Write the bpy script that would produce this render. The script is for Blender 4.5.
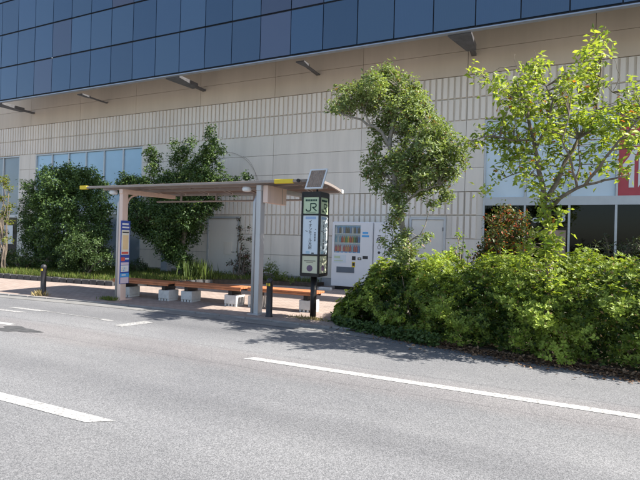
import bpy, math, random
import numpy as np
from mathutils import Vector, Matrix

for o in list(bpy.data.objects):
    bpy.data.objects.remove(o, do_unlink=True)
scene = bpy.context.scene
col = scene.collection
rng = np.random.default_rng(7)
random.seed(7)
R = math.radians

# ------------------------------------------------------------------ camera
F_PX, EYE = 486.0, 1.55
yaw, pitch, roll = R(25.05), R(0.095), R(1.536)
fw = Vector((-math.sin(yaw)*math.cos(pitch), math.cos(yaw)*math.cos(pitch), math.sin(pitch)))
r0 = Vector((math.cos(yaw), math.sin(yaw), 0))
u0 = r0.cross(fw)
rt = r0*math.cos(roll) + u0*math.sin(roll)
up = -r0*math.sin(roll) + u0*math.cos(roll)
cam_d = bpy.data.cameras.new('camera')
cam_d.sensor_width = 36
cam_d.lens = F_PX/640*36
cam_d.clip_end = 2000
cam = bpy.data.objects.new('camera', cam_d)
M = Matrix((rt, up, -fw)).transposed().to_4x4()
M.translation = Vector((0, 0, EYE))
cam.matrix_world = M
col.objects.link(cam)
scene.camera = cam

# ------------------------------------------------------------------ light
sun_to = Vector((0.90, 0.17, 1.0)).normalized()      # towards the sun
elev = math.asin(sun_to.z)
azim = math.atan2(sun_to.x, sun_to.y)
world = bpy.data.worlds.new('World')
scene.world = world
world.use_nodes = True
nt = world.node_tree
sky = nt.nodes.new('ShaderNodeTexSky')
sky.sky_type = 'NISHITA'
sky.sun_disc = False
sky.sun_elevation = elev
sky.sun_rotation = azim
sky.dust_density = 1.4
sky.air_density = 1.0
sky.ozone_density = 1.0
bg = nt.nodes['Background']
bg.inputs['Strength'].default_value = 0.095
nt.links.new(sky.outputs[0], bg.inputs['Color'])
sd = bpy.data.lights.new('sun', 'SUN')
sd.energy = 5.0
sd.angle = R(0.53)
sd.color = (1.0, 0.945, 0.87)
sun = bpy.data.objects.new('sun', sd)
sun.rotation_euler = (-sun_to).to_track_quat('-Z', 'Y').to_euler()
sun.location = (10, 0, 20)
col.objects.link(sun)
scene.view_settings.view_transform = 'Standard'
scene.view_settings.look = 'None'
scene.view_settings.gamma = 1
scene.view_settings.exposure = 1.24
scene.view_settings.use_curve_mapping = False
try:
    scene.cycles.use_denoising = True
    scene.cycles.max_bounces = 8
    scene.cycles.transparent_max_bounces = 8
    scene.cycles.transmission_bounces = 6
    scene.cycles.use_adaptive_sampling = True
except Exception:
    pass

# ------------------------------------------------------------------ helpers
def at(px, py, Y):
    """point of the plane Y metres in front of the camera position that stands behind a photo pixel"""
    d = rt*((px-320)/F_PX) + up*((240-py)/F_PX) + fw
    return Vector((0, 0, EYE)) + d*(Y/d.y)

def depth(p):
    return (Vector(p)-Vector((0, 0, EYE))).dot(fw)

class MB:
    def __init__(s):
        s.v = []; s.f = []; s.mi = []; s.m = 0
    def add(s, vs, fs):
        o = len(s.v)
        s.v += [tuple(v) for v in vs]
        s.f += [tuple(i+o for i in f) for f in fs]
        s.mi += [s.m]*len(fs)
        return s
    def box(s, x0, x1, y0, y1, z0, z1):
        vs = [(x, y, z) for z in (z0, z1) for y in (y0, y1) for x in (x0, x1)]
        return s.add(vs, [(0, 2, 3, 1), (4, 5, 7, 6), (0, 1, 5, 4), (2, 6, 7, 3), (0, 4, 6, 2), (1, 3, 7, 5)])
    def obox(s, c, ax, ay, az):
        c = Vector(c); ax = Vector(ax); ay = Vector(ay); az = Vector(az)
        vs = [c+ax*i+ay*j+az*k for k in (-1, 1) for j in (-1, 1) for i in (-1, 1)]
        return s.add(vs, [(0, 2, 3, 1), (4, 5, 7, 6), (0, 1, 5, 4), (2, 6, 7, 3), (0, 4, 6, 2), (1, 3, 7, 5)])
    def quad(s, a, b, c, d):
        return s.add([a, b, c, d], [(0, 1, 2, 3)])
    def tube(s, pts, rad, n=8, caps=True):
        pts = [Vector(p) for p in pts]
        if not hasattr(rad, '__len__'): rad = [rad]*len(pts)
        vs = []; fs = []
        ref = None
        for i, p in enumerate(pts):
            t = (pts[min(i+1, len(pts)-1)]-pts[max(i-1, 0)]).normalized()
            if ref is None:
                ref = Vector((1, 0, 0)) if abs(t.x) < .8 else Vector((0, 1, 0))
            a = (ref-t*ref.dot(t)).normalized(); b = t.cross(a); ref = a
            for k in range(n):
                an = 2*math.pi*k/n
                vs.append(p+(a*math.cos(an)+b*math.sin(an))*rad[i])
        for i in range(len(pts)-1):
            for k in range(n):
                fs.append((i*n+k, i*n+(k+1) % n, (i+1)*n+(k+1) % n, (i+1)*n+k))
        if caps:
            fs.append(tuple(range(n-1, -1, -1))); fs.append(tuple((len(pts)-1)*n+k for k in range(n)))
        return s.add(vs, fs)
    def lathe(s, c, prof, n=20):
        c = Vector(c); vs = []; fs = []
        for (r_, z) in prof:
            for k in range(n):
                an = 2*math.pi*k/n
                vs.append(c+Vector((r_*math.cos(an), r_*math.sin(an), z)))
        for i in range(len(prof)-1):
            for k in range(n):
                fs.append((i*n+k, i*n+(k+1) % n, (i+1)*n+(k+1) % n, (i+1)*n+k))
        fs.append(tuple(range(n-1, -1, -1))); fs.append(tuple((len(prof)-1)*n+k for k in range(n)))
        return s.add(vs, fs)
    def prism(s, poly, y0, y1):
        """polygon given in (x,z) extruded along y"""
        n = len(poly)
        vs = [(x, y0, z) for x, z in poly]+[(x, y1, z) for x, z in poly]
        fs = [tuple(range(n)), tuple(range(2*n-1, n-1, -1))]+[(i, i+n, (i+1) % n+n, (i+1) % n) for i in range(n)]
        return s.add(vs, fs)
    def slab(s, poly, z0, z1):
        n = len(poly)
        vs = [(x, y, z0) for x, y in poly]+[(x, y, z1) for x, y in poly]
        fs = [tuple(range(n-1, -1, -1)), tuple(range(n, 2*n))]+[(i, (i+1) % n, (i+1) % n+n, i+n) for i in range(n)]
        return s.add(vs, fs)
    def mesh(s, name, mats):
        me = bpy.data.meshes.new(name)
        me.from_pydata(s.v, [], s.f)
        if not isinstance(mats, (list, tuple)): mats = [mats]
        for m in mats: me.materials.append(m)
        if len(mats) > 1: me.polygons.foreach_set('material_index', s.mi)
        me.update()
        return me
    def build(s, name, mats, parent=None, bevel=0, smooth=False):
        return link(name, s.mesh(name, mats), parent, bevel, smooth)

def link(name, me, parent=None, bevel=0, smooth=False):
    o = bpy.data.objects.new(name, me)
    col.objects.link(o)
    if parent is not None:
        o.parent = parent
        o.matrix_parent_inverse = Matrix.Translation(-parent.location) if parent.rotation_euler.z == 0 else parent.matrix_basis.inverted()
    if bevel:
        b = o.modifiers.new('bevel', 'BEVEL'); b.width = bevel; b.segments = 2; b.limit_method = 'ANGLE'
    if smooth:
        me.polygons.foreach_set('use_smooth', [True]*len(me.polygons))
    return o

def tag(o, label=None, cat=None, group=None, kind=None):
    if label: o['label'] = label
    if cat: o['category'] = cat
    if group: o['group'] = group
    if kind: o['kind'] = kind
    return o

def thing(name, loc, label, cat, group=None):
    o = bpy.data.objects.new(name, None)
    o.empty_display_size = .2
    o.location = loc
    col.objects.link(o)
    return tag(o, label, cat, group)

# ------------------------------------------------------------------ materials
def mat(name, color, rough=.6, metal=0, spec=.5, var=.0, scale=4, bump=0, bscale=60, detail=6, streak=False, color2=None, objvar=0):
    m = bpy.data.materials.new(name); m.use_nodes = True
    n = m.node_tree.nodes; l = m.node_tree.links
    b = n['Principled BSDF']
    b.inputs['Roughness'].default_value = rough
    b.inputs['Metallic'].default_value = metal
    b.inputs['Specular IOR Level'].default_value = spec
    b.inputs['Base Color'].default_value = (*color, 1)
    tc = n.new('ShaderNodeTexCoord')
    if var or color2:
        mp = n.new('ShaderNodeMapping')
        l.new(tc.outputs['Object'], mp.inputs['Vector'])
        if streak: mp.inputs['Scale'].default_value = (1, 1, .12)
        nz = n.new('ShaderNodeTexNoise'); nz.inputs['Scale'].default_value = scale
        nz.inputs['Detail'].default_value = detail; nz.inputs['Roughness'].default_value = .62
        l.new(mp.outputs[0], nz.inputs['Vector'])
        rp = n.new('ShaderNodeValToRGB')
        rp.color_ramp.elements[0].position = .3; rp.color_ramp.elements[1].position = .72
        c2 = color2 if color2 else tuple(min(1, c*(1+var)) for c in color)
        c1 = color if color2 else tuple(c*(1-var) for c in color)
        rp.color_ramp.elements[0].color = (*c1, 1); rp.color_ramp.elements[1].color = (*c2, 1)
        l.new(nz.outputs['Fac'], rp.inputs['Fac'])
        l.new(rp.outputs['Color'], b.inputs['Base Color'])
    if objvar:
        oi = n.new('ShaderNodeObjectInfo')
        mr = n.new('ShaderNodeMapRange'); mr.inputs[3].default_value = 1-objvar; mr.inputs[4].default_value = 1+objvar
        l.new(oi.outputs['Random'], mr.inputs[0])
        hv = n.new('ShaderNodeHueSaturation'); l.new(mr.outputs[0], hv.inputs['Value'])
        if b.inputs['Base Color'].links: l.new(b.inputs['Base Color'].links[0].from_socket, hv.inputs['Color'])
        else: hv.inputs['Color'].default_value = (*color, 1)
        l.new(hv.outputs[0], b.inputs['Base Color'])
    if bump:
        nb = n.new('ShaderNodeTexNoise'); nb.inputs['Scale'].default_value = bscale; nb.inputs['Detail'].default_value = 4
        l.new(tc.outputs['Object'], nb.inputs['Vector'])
        bp = n.new('ShaderNodeBump'); bp.inputs['Strength'].default_value = bump; bp.inputs['Distance'].default_value = .01
        l.new(nb.outputs['Fac'], bp.inputs['Height'])
        l.new(bp.outputs['Normal'], b.inputs['Normal'])
    return m

def leaf_mat(name, dark, light, accent=None, accent_from=.93, rough=.38, trans=.35, tcol=None):
    """leaf colour differs from leaf to leaf through a per-leaf value stored on the mesh"""
    m = bpy.data.materials.new(name); m.use_nodes = True
    n = m.node_tree.nodes; l = m.node_tree.links
    b = n['Principled BSDF']
    a = n.new('ShaderNodeAttribute'); a.attribute_name = 'leaf_tone'
    rp = n.new('ShaderNodeValToRGB')
    rp.color_ramp.elements[0].position = 0; rp.color_ramp.elements[0].color = (*dark, 1)
    rp.color_ramp.elements[1].position = .9; rp.color_ramp.elements[1].color = (*light, 1)
    if accent:
        e = rp.color_ramp.elements.new(accent_from); e.color = (*light, 1)
        e = rp.color_ramp.elements.new(min(1, accent_from+.02)); e.color = (*accent, 1)
    l.new(a.outputs['Fac'], rp.inputs['Fac'])
    l.new(rp.outputs['Color'], b.inputs['Base Color'])
    b.inputs['Roughness'].default_value = max(rough, .46)
    b.inputs['Specular IOR Level'].default_value = .3
    tr = n.new('ShaderNodeBsdfTranslucent')
    mx = n.new('ShaderNodeMix'); mx.data_type = 'RGBA'; mx.blend_type = 'MULTIPLY'; mx.inputs[0].default_value = 1
    l.new(rp.outputs['Color'], mx.inputs[6])
    mx.inputs[7].default_value = (*(tcol or (1.5, 1.55, .6)), 1)
    l.new(mx.outputs[2], tr.inputs['Color'])
    ms = n.new('ShaderNodeMixShader'); ms.inputs[0].default_value = trans
    l.new(b.outputs[0], ms.inputs[1]); l.new(tr.outputs[0], ms.inputs[2])
    l.new(ms.outputs[0], n['Material Output'].inputs['Surface'])
    return m

def glass_mat(name, tint, refl=.12, rough=.02, through=.8):
    m = bpy.data.materials.new(name); m.use_nodes = True
    n = m.node_tree.nodes; l = m.node_tree.links
    n.remove(n['Principled BSDF'])
    t = n.new('ShaderNodeBsdfTransparent'); t.inputs[0].default_value = (*tint, 1)
    g = n.new('ShaderNodeBsdfGlossy'); g.inputs['Roughness'].default_value = rough; g.inputs['Color'].default_value = (.9, .95, 1, 1)
    fr = n.new('ShaderNodeFresnel'); fr.inputs[0].default_value = 1.38
    ad = n.new('ShaderNodeMath'); ad.operation = 'ADD'; ad.inputs[1].default_value = refl; ad.use_clamp = True
    l.new(fr.outputs[0], ad.inputs[0])
    ms = n.new('ShaderNodeMixShader')
    l.new(ad.outputs[0], ms.inputs[0]); l.new(t.outputs[0], ms.inputs[1]); l.new(g.outputs[0], ms.inputs[2])
    l.new(ms.outputs[0], n['Material Output'].inputs['Surface'])
    return m

def asphalt_mat():
    m = bpy.data.materials.new('asphalt'); m.use_nodes = True
    n = m.node_tree.nodes; l = m.node_tree.links
    b = n['Principled BSDF']; b.inputs['Roughness'].default_value = .85; b.inputs['Specular IOR Level'].default_value = .3
    tc = n.new('ShaderNodeTexCoord')
    def noise(scale, detail=4, rough=.6, mapping=None):
        z = n.new('ShaderNodeTexNoise'); z.inputs['Scale'].default_value = scale; z.inputs['Detail'].default_value = detail
        z.inputs['Roughness'].default_value = rough
        if mapping:
            mp = n.new('ShaderNodeMapping'); mp.inputs['Scale'].default_value = mapping
            l.new(tc.outputs['Object'], mp.inputs['Vector']); l.new(mp.outputs[0], z.inputs['Vector'])
        else: l.new(tc.outputs['Object'], z.inputs['Vector'])
        return z.outputs['Fac']
    def ramp(fac, p0, p1, c0, c1):
        r_ = n.new('ShaderNodeValToRGB'); r_.color_ramp.elements[0].position = p0; r_.color_ramp.elements[1].position = p1
        r_.color_ramp.elements[0].color = (*c0, 1); r_.color_ramp.elements[1].color = (*c1, 1)
        l.new(fac, r_.inputs['Fac']); return r_.outputs['Color']
    def mix(a, b_, fac=1, mode='MULTIPLY'):
        x = n.new('ShaderNodeMix'); x.data_type = 'RGBA'; x.blend_type = mode
        if hasattr(fac, 'links'): l.new(fac, x.inputs[0])
        else: x.inputs[0].default_value = fac
        l.new(a, x.inputs[6]); l.new(b_, x.inputs[7]); return x.outputs[2]
    # stones in the surface
    vo = n.new('ShaderNodeTexVoronoi'); vo.inputs['Scale'].default_value = 150
    l.new(tc.outputs['Object'], vo.inputs['Vector'])
    sep = n.new('ShaderNodeSeparateColor'); l.new(vo.outputs['Color'], sep.inputs[0])
    base = ramp(sep.outputs[0], .1, .95, (.118, .121, .125), (.246, .249, .254))
    big = ramp(noise(.35, 5, .6), .3, .7, (.86, .86, .87), (1.1, 1.09, 1.07))
    lane = ramp(noise(.9, 4, .55, (.10, 1.3, 1)), .3, .72, (.83, .83, .835), (1.12, 1.115, 1.11))
    fine = ramp(noise(38, 4), .25, .75, (.84, .84, .84), (1.15, 1.15, 1.15))
    c = mix(mix(mix(base, big), lane), fine)
    # worn, slightly reddish strip along the edge line and a tar joint
    xyz = n.new('ShaderNodeSeparateXYZ'); l.new(tc.outputs['Object'], xyz.inputs[0])
    wob = n.new('ShaderNodeMath'); wob.operation = 'MULTIPLY_ADD'; wob.inputs[1].default_value = .5
    l.new(noise(.7, 3), wob.inputs[0]); l.new(xyz.outputs['Y'], wob.inputs[2])
    def band(src, c0, w, soft):
        s1 = n.new('ShaderNodeMath'); s1.operation = 'SUBTRACT'; s1.inputs[1].default_value = c0; l.new(src, s1.inputs[0])
        s2 = n.new('ShaderNodeMath'); s2.operation = 'ABSOLUTE'; l.new(s1.outputs[0], s2.inputs[0])
        mr = n.new('ShaderNodeMapRange'); mr.inputs[1].default_value = w+soft; mr.inputs[2].default_value = w
        mr.inputs[3].default_value = 0; mr.inputs[4].default_value = 1
        l.new(s2.outputs[0], mr.inputs[0]); return mr.outputs[0]
    pk = n.new('ShaderNodeRGB'); pk.outputs[0].default_value = (1.04, 1.0, .985, 1)
    c = mix(c, pk.outputs[0], band(wob.outputs[0], 5.45, .28, .25))
    wob2 = n.new('ShaderNodeMath'); wob2.operation = 'MULTIPLY_ADD'; wob2.inputs[1].default_value = .22
    l.new(noise(1.6, 5, .7), wob2.inputs[0]); l.new(xyz.outputs['Y'], wob2.inputs[2])
    dk = n.new('ShaderNodeRGB'); dk.outputs[0].default_value = (.78, .78, .79, 1)
    c = mix(c, dk.outputs[0], band(wob2.outputs[0], 5.05, .004, .012))
    c = mix(c, dk.outputs[0], band(wob2.outputs[0], 5.78, .006, .014))
    tk = n.new('ShaderNodeRGB'); tk.outputs[0].default_value = (.90, .90, .905, 1)
    for yc in (.55, 2.15, 3.75, 6.75):
        c = mix(c, tk.outputs[0], band(wob.outputs[0], yc+.25, .12, .38))
    od = ramp(noise(1.15, 2, .5, (.6, 1, 1)), .70, .78, (1, 1, 1), (.80, .80, .80))
    c = mix(c, od, .8)
    # hairline cracks
    wv = n.new('ShaderNodeTexVoronoi'); wv.feature = 'DISTANCE_TO_EDGE'; wv.inputs['Scale'].default_value = .33
    mpx = n.new('ShaderNodeMapping')
    l.new(tc.outputs['Object'], mpx.inputs['Vector'])
    nd = n.new('ShaderNodeTexNoise'); nd.inputs['Scale'].default_value = 2.2; nd.inputs['Detail'].default_value = 6
    l.new(tc.outputs['Object'], nd.inputs['Vector'])
    va = n.new('ShaderNodeVectorMath'); va.operation = 'MULTIPLY_ADD'; va.inputs[1].default_value = (.7, .7, 0)
    l.new(nd.outputs['Color'], va.inputs[0]); l.new(mpx.outputs[0], va.inputs[2])
    l.new(va.outputs[0], wv.inputs['Vector'])
    cr = n.new('ShaderNodeMapRange'); cr.inputs[1].default_value = .0015; cr.inputs[2].default_value = .0035
    cr.inputs[3].default_value = .28; cr.inputs[4].default_value = 0
    l.new(wv.outputs['Distance'], cr.inputs[0])
    c = mix(c, dk.outputs[0], cr.outputs[0])
    l.new(c, b.inputs['Base Color'])
    bp = n.new('ShaderNodeBump'); bp.inputs['Strength'].default_value = .4; bp.inputs['Distance'].default_value = .003
    l.new(vo.outputs['Distance'], bp.inputs['Height']); l.new(bp.outputs['Normal'], b.inputs['Normal'])
    return m

def paint_mat(name='road_paint', lo=.40, hi=.52):
    """worn road paint: the asphalt shows through where it has chipped off"""
    m = bpy.data.materials.new(name); m.use_nodes = True
    n = m.node_tree.nodes; l = m.node_tree.links
    b = n['Principled BSDF']; b.inputs['Roughness'].default_value = .6
    tc = n.new('ShaderNodeTexCoord')
    nz = n.new('ShaderNodeTexNoise'); nz.inputs['Scale'].default_value = 30; nz.inputs['Detail'].default_value = 8; nz.inputs['Roughness'].default_value = .7
    l.new(tc.outputs['Object'], nz.inputs['Vector'])
    rp = n.new('ShaderNodeValToRGB'); rp.color_ramp.elements[0].position = lo; rp.color_ramp.elements[1].position = hi
    rp.color_ramp.elements[0].color = (.25, .245, .24, 1); rp.color_ramp.elements[1].color = (.50, .50, .49, 1)
    l.new(nz.outputs['Fac'], rp.inputs['Fac'])
    n2 = n.new('ShaderNodeTexNoise'); n2.inputs['Scale'].default_value = 2.6; n2.inputs['Detail'].default_value = 5
    l.new(tc.outputs['Object'], n2.inputs['Vector'])
    r2 = n.new('ShaderNodeValToRGB'); r2.color_ramp.elements[0].position = .3; r2.color_ramp.elements[1].position = .7
    r2.color_ramp.elements[0].color = (.80, .795, .78, 1); r2.color_ramp.elements[1].color = (1, 1, 1, 1)
    l.new(n2.outputs['Fac'], r2.inputs['Fac'])
    vc = n.new('ShaderNodeTexVoronoi'); vc.feature = 'DISTANCE_TO_EDGE'; vc.inputs['Scale'].default_value = 2.3
    vd = n.new('ShaderNodeVectorMath'); vd.operation = 'MULTIPLY_ADD'; vd.inputs[1].default_value = (.25, .25, 0)
    l.new(n2.outputs['Color'], vd.inputs[0]); l.new(tc.outputs['Object'], vd.inputs[2]); l.new(vd.outputs[0], vc.inputs['Vector'])
    mr = n.new('ShaderNodeMapRange'); mr.inputs[1].default_value = .004; mr.inputs[2].default_value = .010; mr.inputs[3].default_value = .75; mr.inputs[4].default_value = 1
    l.new(vc.outputs['Distance'], mr.inputs[0])
    m1 = n.new('ShaderNodeMix'); m1.data_type = 'RGBA'; m1.blend_type = 'MULTIPLY'; m1.inputs[0].default_value = 1
    l.new(rp.outputs['Color'], m1.inputs[6]); l.new(r2.outputs['Color'], m1.inputs[7])
    m2 = n.new('ShaderNodeMix'); m2.data_type = 'RGBA'; m2.blend_type = 'MULTIPLY'; m2.inputs[0].default_value = 1
    l.new(m1.outputs[2], m2.inputs[6]); l.new(mr.outputs[0], m2.inputs[7])
    l.new(m2.outputs[2], b.inputs['Base Color'])
    return m

def pave_mat():
    m = bpy.data.materials.new('paving'); m.use_nodes = True
    n = m.node_tree.nodes; l = m.node_tree.links
    b = n['Principled BSDF']; b.inputs['Roughness'].default_value = .85
    tc = n.new('ShaderNodeTexCoord')
    br = n.new('ShaderNodeTexBrick'); br.inputs['Scale'].default_value = 5; br.inputs['Mortar Size'].default_value = .03
    br.inputs['Color1'].default_value = (.31, .245, .21, 1); br.inputs['Color2'].default_value = (.38, .31, .27, 1)
    br.inputs['Mortar'].default_value = (.17, .14, .12, 1); br.inputs['Brick Width'].default_value = 1; br.inputs['Row Height'].default_value = .5
    l.new(tc.outputs['Object'], br.inputs['Vector'])
    nz = n.new('ShaderNodeTexNoise'); nz.inputs['Scale'].default_value = 1.7; nz.inputs['Detail'].default_value = 6
    l.new(tc.outputs['Object'], nz.inputs['Vector'])
    rp = n.new('ShaderNodeValToRGB'); rp.color_ramp.elements[0].color = (.75, .75, .76, 1); rp.color_ramp.elements[1].color = (1.2, 1.18, 1.15, 1)
    l.new(nz.outputs['Fac'], rp.inputs['Fac'])
    mx = n.new('ShaderNodeMix'); mx.data_type = 'RGBA'; mx.blend_type = 'MULTIPLY'; mx.inputs[0].default_value = 1
    l.new(br.outputs['Color'], mx.inputs[6]); l.new(rp.outputs['Color'], mx.inputs[7]); l.new(mx.outputs[2], b.inputs['Base Color'])
    return m

def solar_mat(name, c):
    m = bpy.data.materials.new(name); m.use_nodes = True
    n = m.node_tree.nodes; l = m.node_tree.links
    b = n['Principled BSDF']
    b.inputs['Roughness'].default_value = .16; b.inputs['IOR'].default_value = 1.55
    b.inputs['Coat Weight'].default_value = .35; b.inputs['Coat Roughness'].default_value = .05
    tc = n.new('ShaderNodeTexCoord')
    wv = n.new('ShaderNodeTexWave'); wv.inputs['Scale'].default_value = 14; wv.bands_direction = 'X'
    l.new(tc.outputs['Object'], wv.inputs['Vector'])
    rp = n.new('ShaderNodeValToRGB'); rp.color_ramp.elements[0].color = (*[x*.93 for x in c], 1); rp.color_ramp.elements[1].color = (*[x*1.06 for x in c], 1)
    l.new(wv.outputs['Fac'], rp.inputs['Fac'])
    oi = n.new('ShaderNodeObjectInfo')
    mr = n.new('ShaderNodeMapRange'); mr.inputs[3].default_value = .86; mr.inputs[4].default_value = 1.14
    l.new(oi.outputs['Random'], mr.inputs[0])
    hv = n.new('ShaderNodeHueSaturation'); l.new(mr.outputs[0], hv.inputs['Value']); l.new(rp.outputs['Color'], hv.inputs['Color'])
    l.new(hv.outputs[0], b.inputs['Base Color'])
    nz = n.new('ShaderNodeTexNoise'); nz.inputs['Scale'].default_value = 1.3; nz.inputs['Detail'].default_value = 2
    va = n.new('ShaderNodeVectorMath'); va.operation = 'ADD'
    l.new(tc.outputs['Object'], va.inputs[0]); l.new(oi.outputs['Location'], va.inputs[1]); l.new(va.outputs[0], nz.inputs['Vector'])
    bp = n.new('ShaderNodeBump'); bp.inputs['Strength'].default_value = .25; bp.inputs['Distance'].default_value = .02
    l.new(nz.outputs['Fac'], bp.inputs['Height']); l.new(bp.outputs['Normal'], b.inputs['Normal']); l.new(bp.outputs['Normal'], b.inputs['Coat Normal'])
    return m

ASPH = asphalt_mat(); PAINT = paint_mat(); PAINTW = paint_mat('worn_road_paint', .44, .60); PAVE = pave_mat()
DARKPATCH = mat('dark_road_patch', (.07, .07, .07), .7, var=.5, scale=9)
KERB = mat('kerb_concrete', (.24, .23, .22), .85, var=.22, scale=5, bump=.3)
WALL = mat('wall_panel', (.79, .715, .615), .8, var=.11, scale=2.2, streak=True, bump=.08, bscale=90, objvar=.045)
WALLTAN = mat('tan_wall_panel', (.64, .535, .42), .8, var=.09, scale=1.1, streak=True, bump=.08, bscale=90, objvar=.04)
RIBM = mat('rib_concrete', (.79, .715, .62), .8, var=.11, scale=2, streak=True, objvar=.03)
JOINT = mat('joint_sealant', (.30, .275, .25), .9, var=.1)
PLINTH = mat('plinth_concrete', (.40, .39, .38), .9, var=.2, scale=3, bump=.2)
SOLAR = [solar_mat('solar_glass_%d' % i, c) for i, c in enumerate([(.054, .102, .178), (.062, .116, .195), (.074, .098, .160), (.046, .092, .165), (.082, .094, .145)])]
PVFRAME = mat('panel_rail', (.018, .02, .026), .5, .3, var=.2)
PVTRIM = mat('panel_trim', (.36, .39, .44), .4, .6, var=.1)
STEEL = mat('bracket_steel', (.14, .14, .15), .5, .5, var=.25, scale=6)
WHITEM = mat('white_metal', (.72, .73, .73), .35, var=.04)
FRAMEM = mat('window_frame', (.55, .56, .56), .4, .3, var=.06)
BLUEGL = mat('blue_film_glass', (.36, .55, .70), .06, spec=.7, var=.06, scale=.8)
WHITEGL = mat('white_film_glass', (.62, .72, .78), .12, spec=.6, var=.05, scale=1.2)
GREYGL = mat('grey_film_glass', (.22, .27, .31), .10, spec=.6, var=.10, scale=.9)
DARKGL = glass_mat('dark_glass', (.30, .34, .35), .0)
CLEARGL = glass_mat('clear_glass', (.97, .98, .98), .02)
ROOMM = mat('room_dark', (.02, .02, .02), .8, var=.3)
ROOMW = mat('room_shelf', (.25, .2, .15), .7, var=.4, scale=3)
DOORM = mat('door_paint', (.78, .73, .65), .5, var=.05, scale=2, streak=True)
REDM = mat('red_sign', (.50, .055, .07), .35, var=.08)
WHITEP = mat('white_print', (.80, .80, .78), .5, var=.02)
POSTM = mat('salmon_tone', (.76, .57, .475), .45, var=.07, scale=7, streak=True)
GREYST = mat('grey_tone', (.50, .50, .50), .4, .2, var=.08, scale=7, streak=True)
ROOFAL = mat('bronze_aluminium', (.38, .33, .305), .42, .35, var=.1)
ROOFTOP = mat('rail_aluminium', (.30, .25, .22), .4, .4, var=.1)
YELLOW = mat('yellow_rubber', (.75, .55, .03), .6, var=.08)
BLACKM = mat('black_metal', (.022, .02, .019), .45, .3, var=.3, scale=8)
BOLLM = mat('bollard_paint', (.035, .033, .036), .5, .2, var=.3, scale=10)
WOOD = mat('bench_wood', (.50, .18, .075), .6, var=.28, scale=5, bump=.2)
CONC = mat('bench_concrete', (.60, .59, .56), .85, var=.15, scale=8, bump=.25)
VENDW = mat('vending_white', (.74, .75, .77), .3, var=.02)
NAVY = mat('navy_print', (.035, .08, .36), .5, var=.05)
SKYBL = mat('sky_blue_print', (.09, .38, .75), .5, var=.05)
REDP = mat('red_print', (.70, .10, .07), .5, var=.05)
ORANGP = mat('orange_print', (.85, .62, .34), .5, var=.05)
CREAMP = mat('cream_print', (.82, .78, .66), .5, var=.04)
PINKP = mat('pink_print', (.75, .62, .68), .5, var=.04)
GREENP = mat('pale_green_panel', (.50, .60, .40), .4, var=.04)
SIGNW = mat('sign_white_panel', (.62, .69, .74), .4, var=.03)
SIGNC = mat('sign_cream_panel', (.58, .58, .42), .4, var=.05)
INK = mat('dark_green_ink', (.012, .05, .035), .5, var=.1)
INKB = mat('black_ink', (.03, .03, .035), .5, var=.1)
PURPLE = mat('purple_print', (.14, .09, .15), .5, var=.1)
CELL = mat('solar_cell_brown', (.30, .215, .155), .25, var=.3, scale=20)
BARK = mat('bark', (.16, .13, .10), .9, var=.4, scale=14, bump=.6, bscale=50)
BARKL = mat('bark_pale', (.28, .25, .21), .9, var=.35, scale=14, bump=.5, bscale=50)
SOIL = mat('soil', (.085, .062, .045), .95, var=.4, scale=8, bump=.8, bscale=40)
EDGE = mat('edging_concrete', (.07, .07, .072), .9, var=.35, scale=6, bump=.4)
METER = mat('utility_grey', (.34, .37, .40), .5, var=.1)
VINEMARK = mat('vine_mark', (.26, .22, .20), .9, var=.3, scale=10)

# ------------------------------------------------------------------ setting: ground
g = MB()
g.add([(-400, -400, 0), (400, -400, 0), (400, 400, 0), (-400, 400, 0)], [(0, 1, 2, 3)])
tag(g.build('road', ASPH), kind='structure')

front = [(-60, 6.5), (-30, 6.9), (-16, 7.35), (-12.2, 7.62), (-9.8, 7.86), (-7.5, 8.0), (-5.2, 7.98), (-4.0, 7.94), (-3.4, 7.98), (-2.2, 7.8)]
SW = .04
poly = front+[(-1.5, 9.5), (-1.5, 15.35), (-60, 15.35)]
tag(MB().slab(poly, -.2, SW).build('pavement', PAVE), kind='structure')
# ground behind the hedge up to the building
tag(MB().slab([(-1.5, 9.5), (40, 9.5), (40, 15.35), (-1.5, 15.35)], -.2, .06).build('planting_ground', SOIL), kind='structure')

kerb = bpy.data.objects.new('kerb', None); kerb.location = (-12.2, 7.6, 0); col.objects.link(kerb)
kerb['kind'] = 'structure'
def along(pts, step):
    out = []; acc = 0
    for (a, b) in zip(pts[:-1], pts[1:]):
        a = Vector((*a, 0)); b = Vector((*b, 0)); L = (b-a).length
        t = (step-acc) if out else 0
        if not out: out.append((a, (b-a).normalized())); t = step
        while t <= L:
            out.append((a+(b-a)*(t/L), (b-a).normalized())); t += step
        acc = (L-(t-step))
    return out
for p, d in along(front[1:], .605):
    nrm = Vector((d.y, -d.x, 0))
    c = p+d*.3+nrm*.052
    MB().obox((c.x, c.y, -.083+rng.uniform(-.003, .003)), d*.298, nrm*.05, (0, 0, .125)).build('kerb_stone', KERB, kerb, bevel=.012)
# flat concrete gutter in front of it
gp = [(x, y-.105) for x, y in front[1:]]
gb = MB()
for (a, b) in zip(gp[:-1], gp[1:]):
    gb.add([(a[0], a[1]-.3, .006), (b[0], b[1]-.3, .006), (b[0], b[1], .012), (a[0], a[1], .012)], [(0, 1, 2, 3)])
tag(gb.build('gutter', mat('gutter_concrete', (.19, .187, .18), .9, var=.22, scale=3, bump=.3)), kind='structure')

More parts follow.
